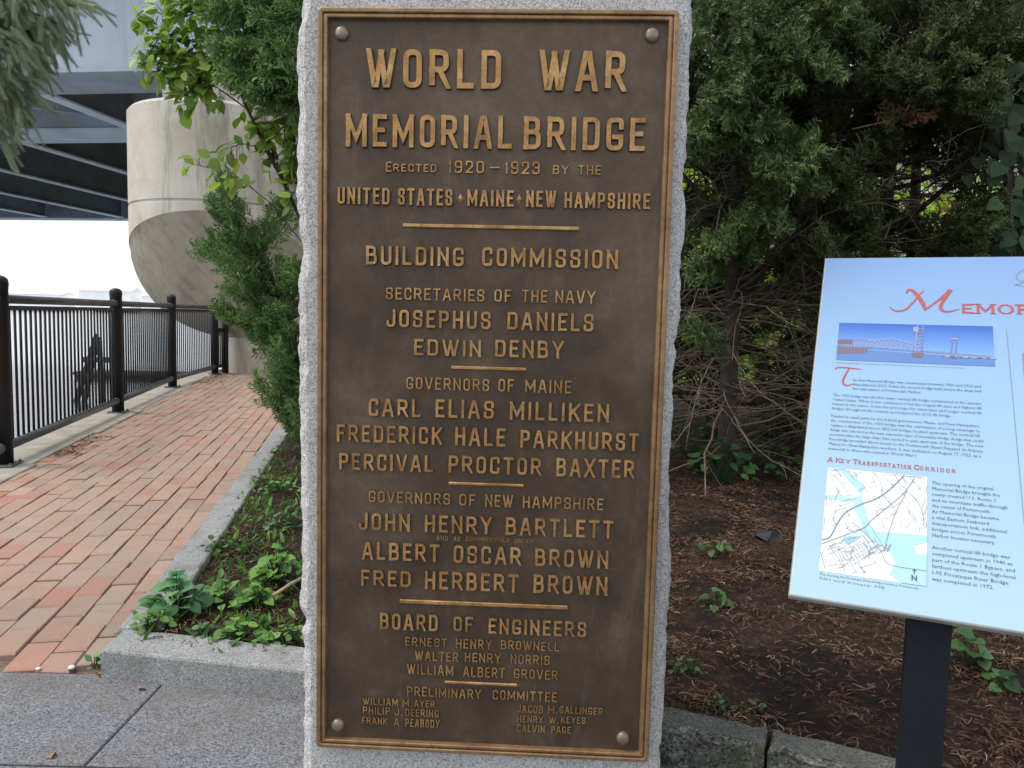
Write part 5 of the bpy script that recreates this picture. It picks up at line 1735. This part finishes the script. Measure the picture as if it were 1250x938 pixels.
# ------------------------------------------------------------------ ivy on the right edge
def ivy():
    r = np.random.default_rng(88)
    root = empty('ivy', (2.9, 4.2, .06)); tag(root, 'dark glossy ivy climbing at the right edge above the blue sign', 'ivy')
    mb = MB(); P = []; D = []; S = []; T = []
    for k in range(7):
        x0 = 2.55 + .12 * k
        path = [np.array([x0 + .08 * math.sin(t * 5 + k), 4.15 + .05 * k + .05 * math.cos(t * 7), .06 + t * 3.2]) for t in np.linspace(0, 1, 14)]
        mb.tube(path, [.006] * 14, 5, cap=False)
        for j in range(85):
            o, d = along(path, r.uniform(.25, 1))
            P.append(o + r.normal(0, .06, 3)); D.append((r.normal(0, .6), -.2, -.7)); S.append(r.uniform(.05, .095)); T.append(r.random())
    wp(mb.build('stems', M['bark']), root)
    fo = Fol(); fo.add(scatter([HEART], np.array(P), np.array(D), np.array(S), r, up=(-.2, -1, .4), tint=np.array(T))); fo.build('leaves', M['ivy'], root)
ivy()
r = np.random.default_rng(90)
root = empty('dead_sprig', tuple(at(1115, 135, 4.1))); tag(root, 'rusty brown dead sprig caught among the dark juniper branches', 'dead sprig')
P = [at(1095 + r.normal(0, 18), 140 + r.normal(0, 9), 4.1 + r.normal(0, .05)) for k in range(26)]
fo = Fol(); fo.add(scatter(SPR_SMALL, np.array(P), norm(np.array([(.6, 0, .2)] * 26) + r.normal(0, .5, (26, 3))), r.uniform(.06, .12, 26), r)); fo.build('needles', M['dead'], root)
m = MB(); m.tube([at(1040, 158, 4.15), at(1085, 148, 4.1), at(1125, 132, 4.1)], [.005, .004, .002], 5); wp(m.build('twig', M['twig']), root)

# ------------------------------------------------------------------ sunlit bushes and a house behind the junipers
def bush(label, c, rad, n, seed):
    r = np.random.default_rng(seed)
    root = empty('sunlit_bush', (c[0], c[1], 0)); tag(root, label, 'bush', 'bushes behind the junipers')
    mb = MB()
    for k in range(9):
        a = r.uniform(0, 6.28); mb.tube(bend_path((c[0], c[1], -.02), (math.cos(a) * .5, math.sin(a) * .5, 1), rad[2] * 1.5, 5, r), np.linspace(.03, .008, 6), 5, cap=False)
    wp(mb.build('stems', M['bark']), root)
    d = norm(r.normal(0, 1, (n, 3))) * (r.random((n, 1)) ** .4)
    lump = np.array([1 + .35 * mnoise.noise(tuple(v * 2 + seed)) for v in d])
    P = np.array(c) + d * np.array(rad) * lump[:, None]
    P[:, 2] = np.maximum(P[:, 2], .05)
    fo = Fol(); fo.add(scatter([LEAF, OVAL], P, r.normal(0, 1, (n, 3)) + np.array([0, 0, -.3]), r.uniform(.09, .15, n), r, up=(0, -.4, 1))); fo.build('leaves', M['bush'], root)
bush('bright yellow green bush glimpsed through the juniper just right of the monument', (3.0, 11.5, 2.0), (1.6, 1.0, 2.2), 2600, 201)
bush('bright yellow green bush glimpsed through the branches above the sign', (6.0, 12.2, 1.9), (1.7, 1.0, 2.1), 2600, 202)
bush('tall yellow green bush glimpsed at the right edge above the sign', (8.4, 12.5, 2.0), (1.8, 1.0, 2.4), 2800, 203)
bush('leafy bright bush glimpsed high beside the top of the monument', (1.9, 13.0, 3.2), (1.6, 1.2, 3.0), 3200, 204)

hs = empty('brick_house', (9.0, 24, 0)); tag(hs, 'red brick house with white trim glimpsed through the branches', 'house')
def hp(name, mt, c, s, parent=hs, bev=0.0):
    m = MB(); m.box(c, s, bev=bev); return m.build(name, M[mt], parent)
hp('wall', 'house_brick', (0, 3, 2.7), (16, 6, 5.4))
m = MB(); m.add([(-8.5, -.5, 5.4), (8.5, -.5, 5.4), (8.5, 6.5, 5.4), (-8.5, 6.5, 5.4), (-8.5, 3, 8.2), (8.5, 3, 8.2)], [(0, 1, 5, 4), (2, 3, 4, 5), (0, 4, 3), (1, 2, 5), (3, 2, 1, 0)]); m.build('roof', M['roof'], hs)
hp('trim_band', 'white_trim', (0, -.06, 2.75), (16.1, .12, .25)); hp('eave_board', 'white_trim', (0, -.42, 5.25), (17, .1, .3))
for x in (-6, -3, 0, 3, 6):
    for z in (1.4, 4.0):
        w = hp('window', 'white_trim', (x, -.03, z), (1.2, .06, 1.6)); g = hp('pane', 'glass', (x, -.07, z), (1.0, .03, 1.4), w)

# ------------------------------------------------------------------ small loose things
x, y = gp(88, 816, 0)
for (px, py, lab, s_) in ((87.5, 816.5, 'larger white oval pebble on the last brick beside the granite paving', .011), (47, 818, 'smaller off white pebble at the brick edge, left of the oval one', .008)):
    x, y = gp(px, py, 0)
    m = MB(); m.lathe([(.001, -.5 * s_), (.7 * s_, -.35 * s_), (s_, 0), (.7 * s_, .4 * s_), (.001, .55 * s_)], 10, (x, y, .004))
    tag(m.build('pebble', M['pebble']), lab, 'pebble', 'pebbles by the brick edge')
for (px, py, lab, a) in ((168, 844, 'dry orange brown leaf scrap on the granite paving', .6), (62, 928, 'tan leaf scrap near the bottom edge of the paving', 1.9), (118, 826, 'rusty curled leaf at the outer kerb corner', .3), (285, 838, 'curled dry leaf against the foot of the front kerb', 2.2)):
    x, y = gp(px, py, 0); r = np.random.default_rng(px)
    v, f, tt = scatter([leaf_template(.7, .5, -.5)], np.array([[x, y, .004]]), np.array([[math.cos(a), math.sin(a), .12]]), np.array([.028]), r, up=(0, 0, 1))
    tag(fast_mesh('dry_leaf', v, f, M['dry_leaf']), lab, 'leaf', 'dry leaf scraps')
m = MB(); a = at(334, 727, 2.62); b = at(372, 704, 2.78); m.tube([a, (a + b) / 2 + np.array([0, 0, .004]), b], [.006, .0065, .006], 7)
tag(m.build('dry_stick', M['stick']), 'pale dry stick poking out beside the monument in the left bed', 'stick')
x, y = gp(940, 664)
z = bed_z(x, y)
m = MB()
V = [(-.075, -.01, .02), (-.03, -.045, .0), (.05, -.04, -.01), (.085, .0, -.01), (.03, .045, -.01), (-.05, .035, -.01), (-.05, .0, .048), (.0, -.018, .040), (.045, .0, .018), (-.01, .02, .036)]
m.add([(x + a, y + b, z + c + .004) for a, b, c in V], [(0, 1, 7, 6), (1, 2, 8, 7), (2, 3, 8), (3, 4, 9, 8), (4, 5, 6, 9), (5, 0, 6), (6, 7, 9), (7, 8, 9), (5, 4, 3, 2, 1, 0)])
tag(m.build('flat_stone', M['black_stone']), 'flat angular black stone lying on the mulch left of the blue sign', 'stone')
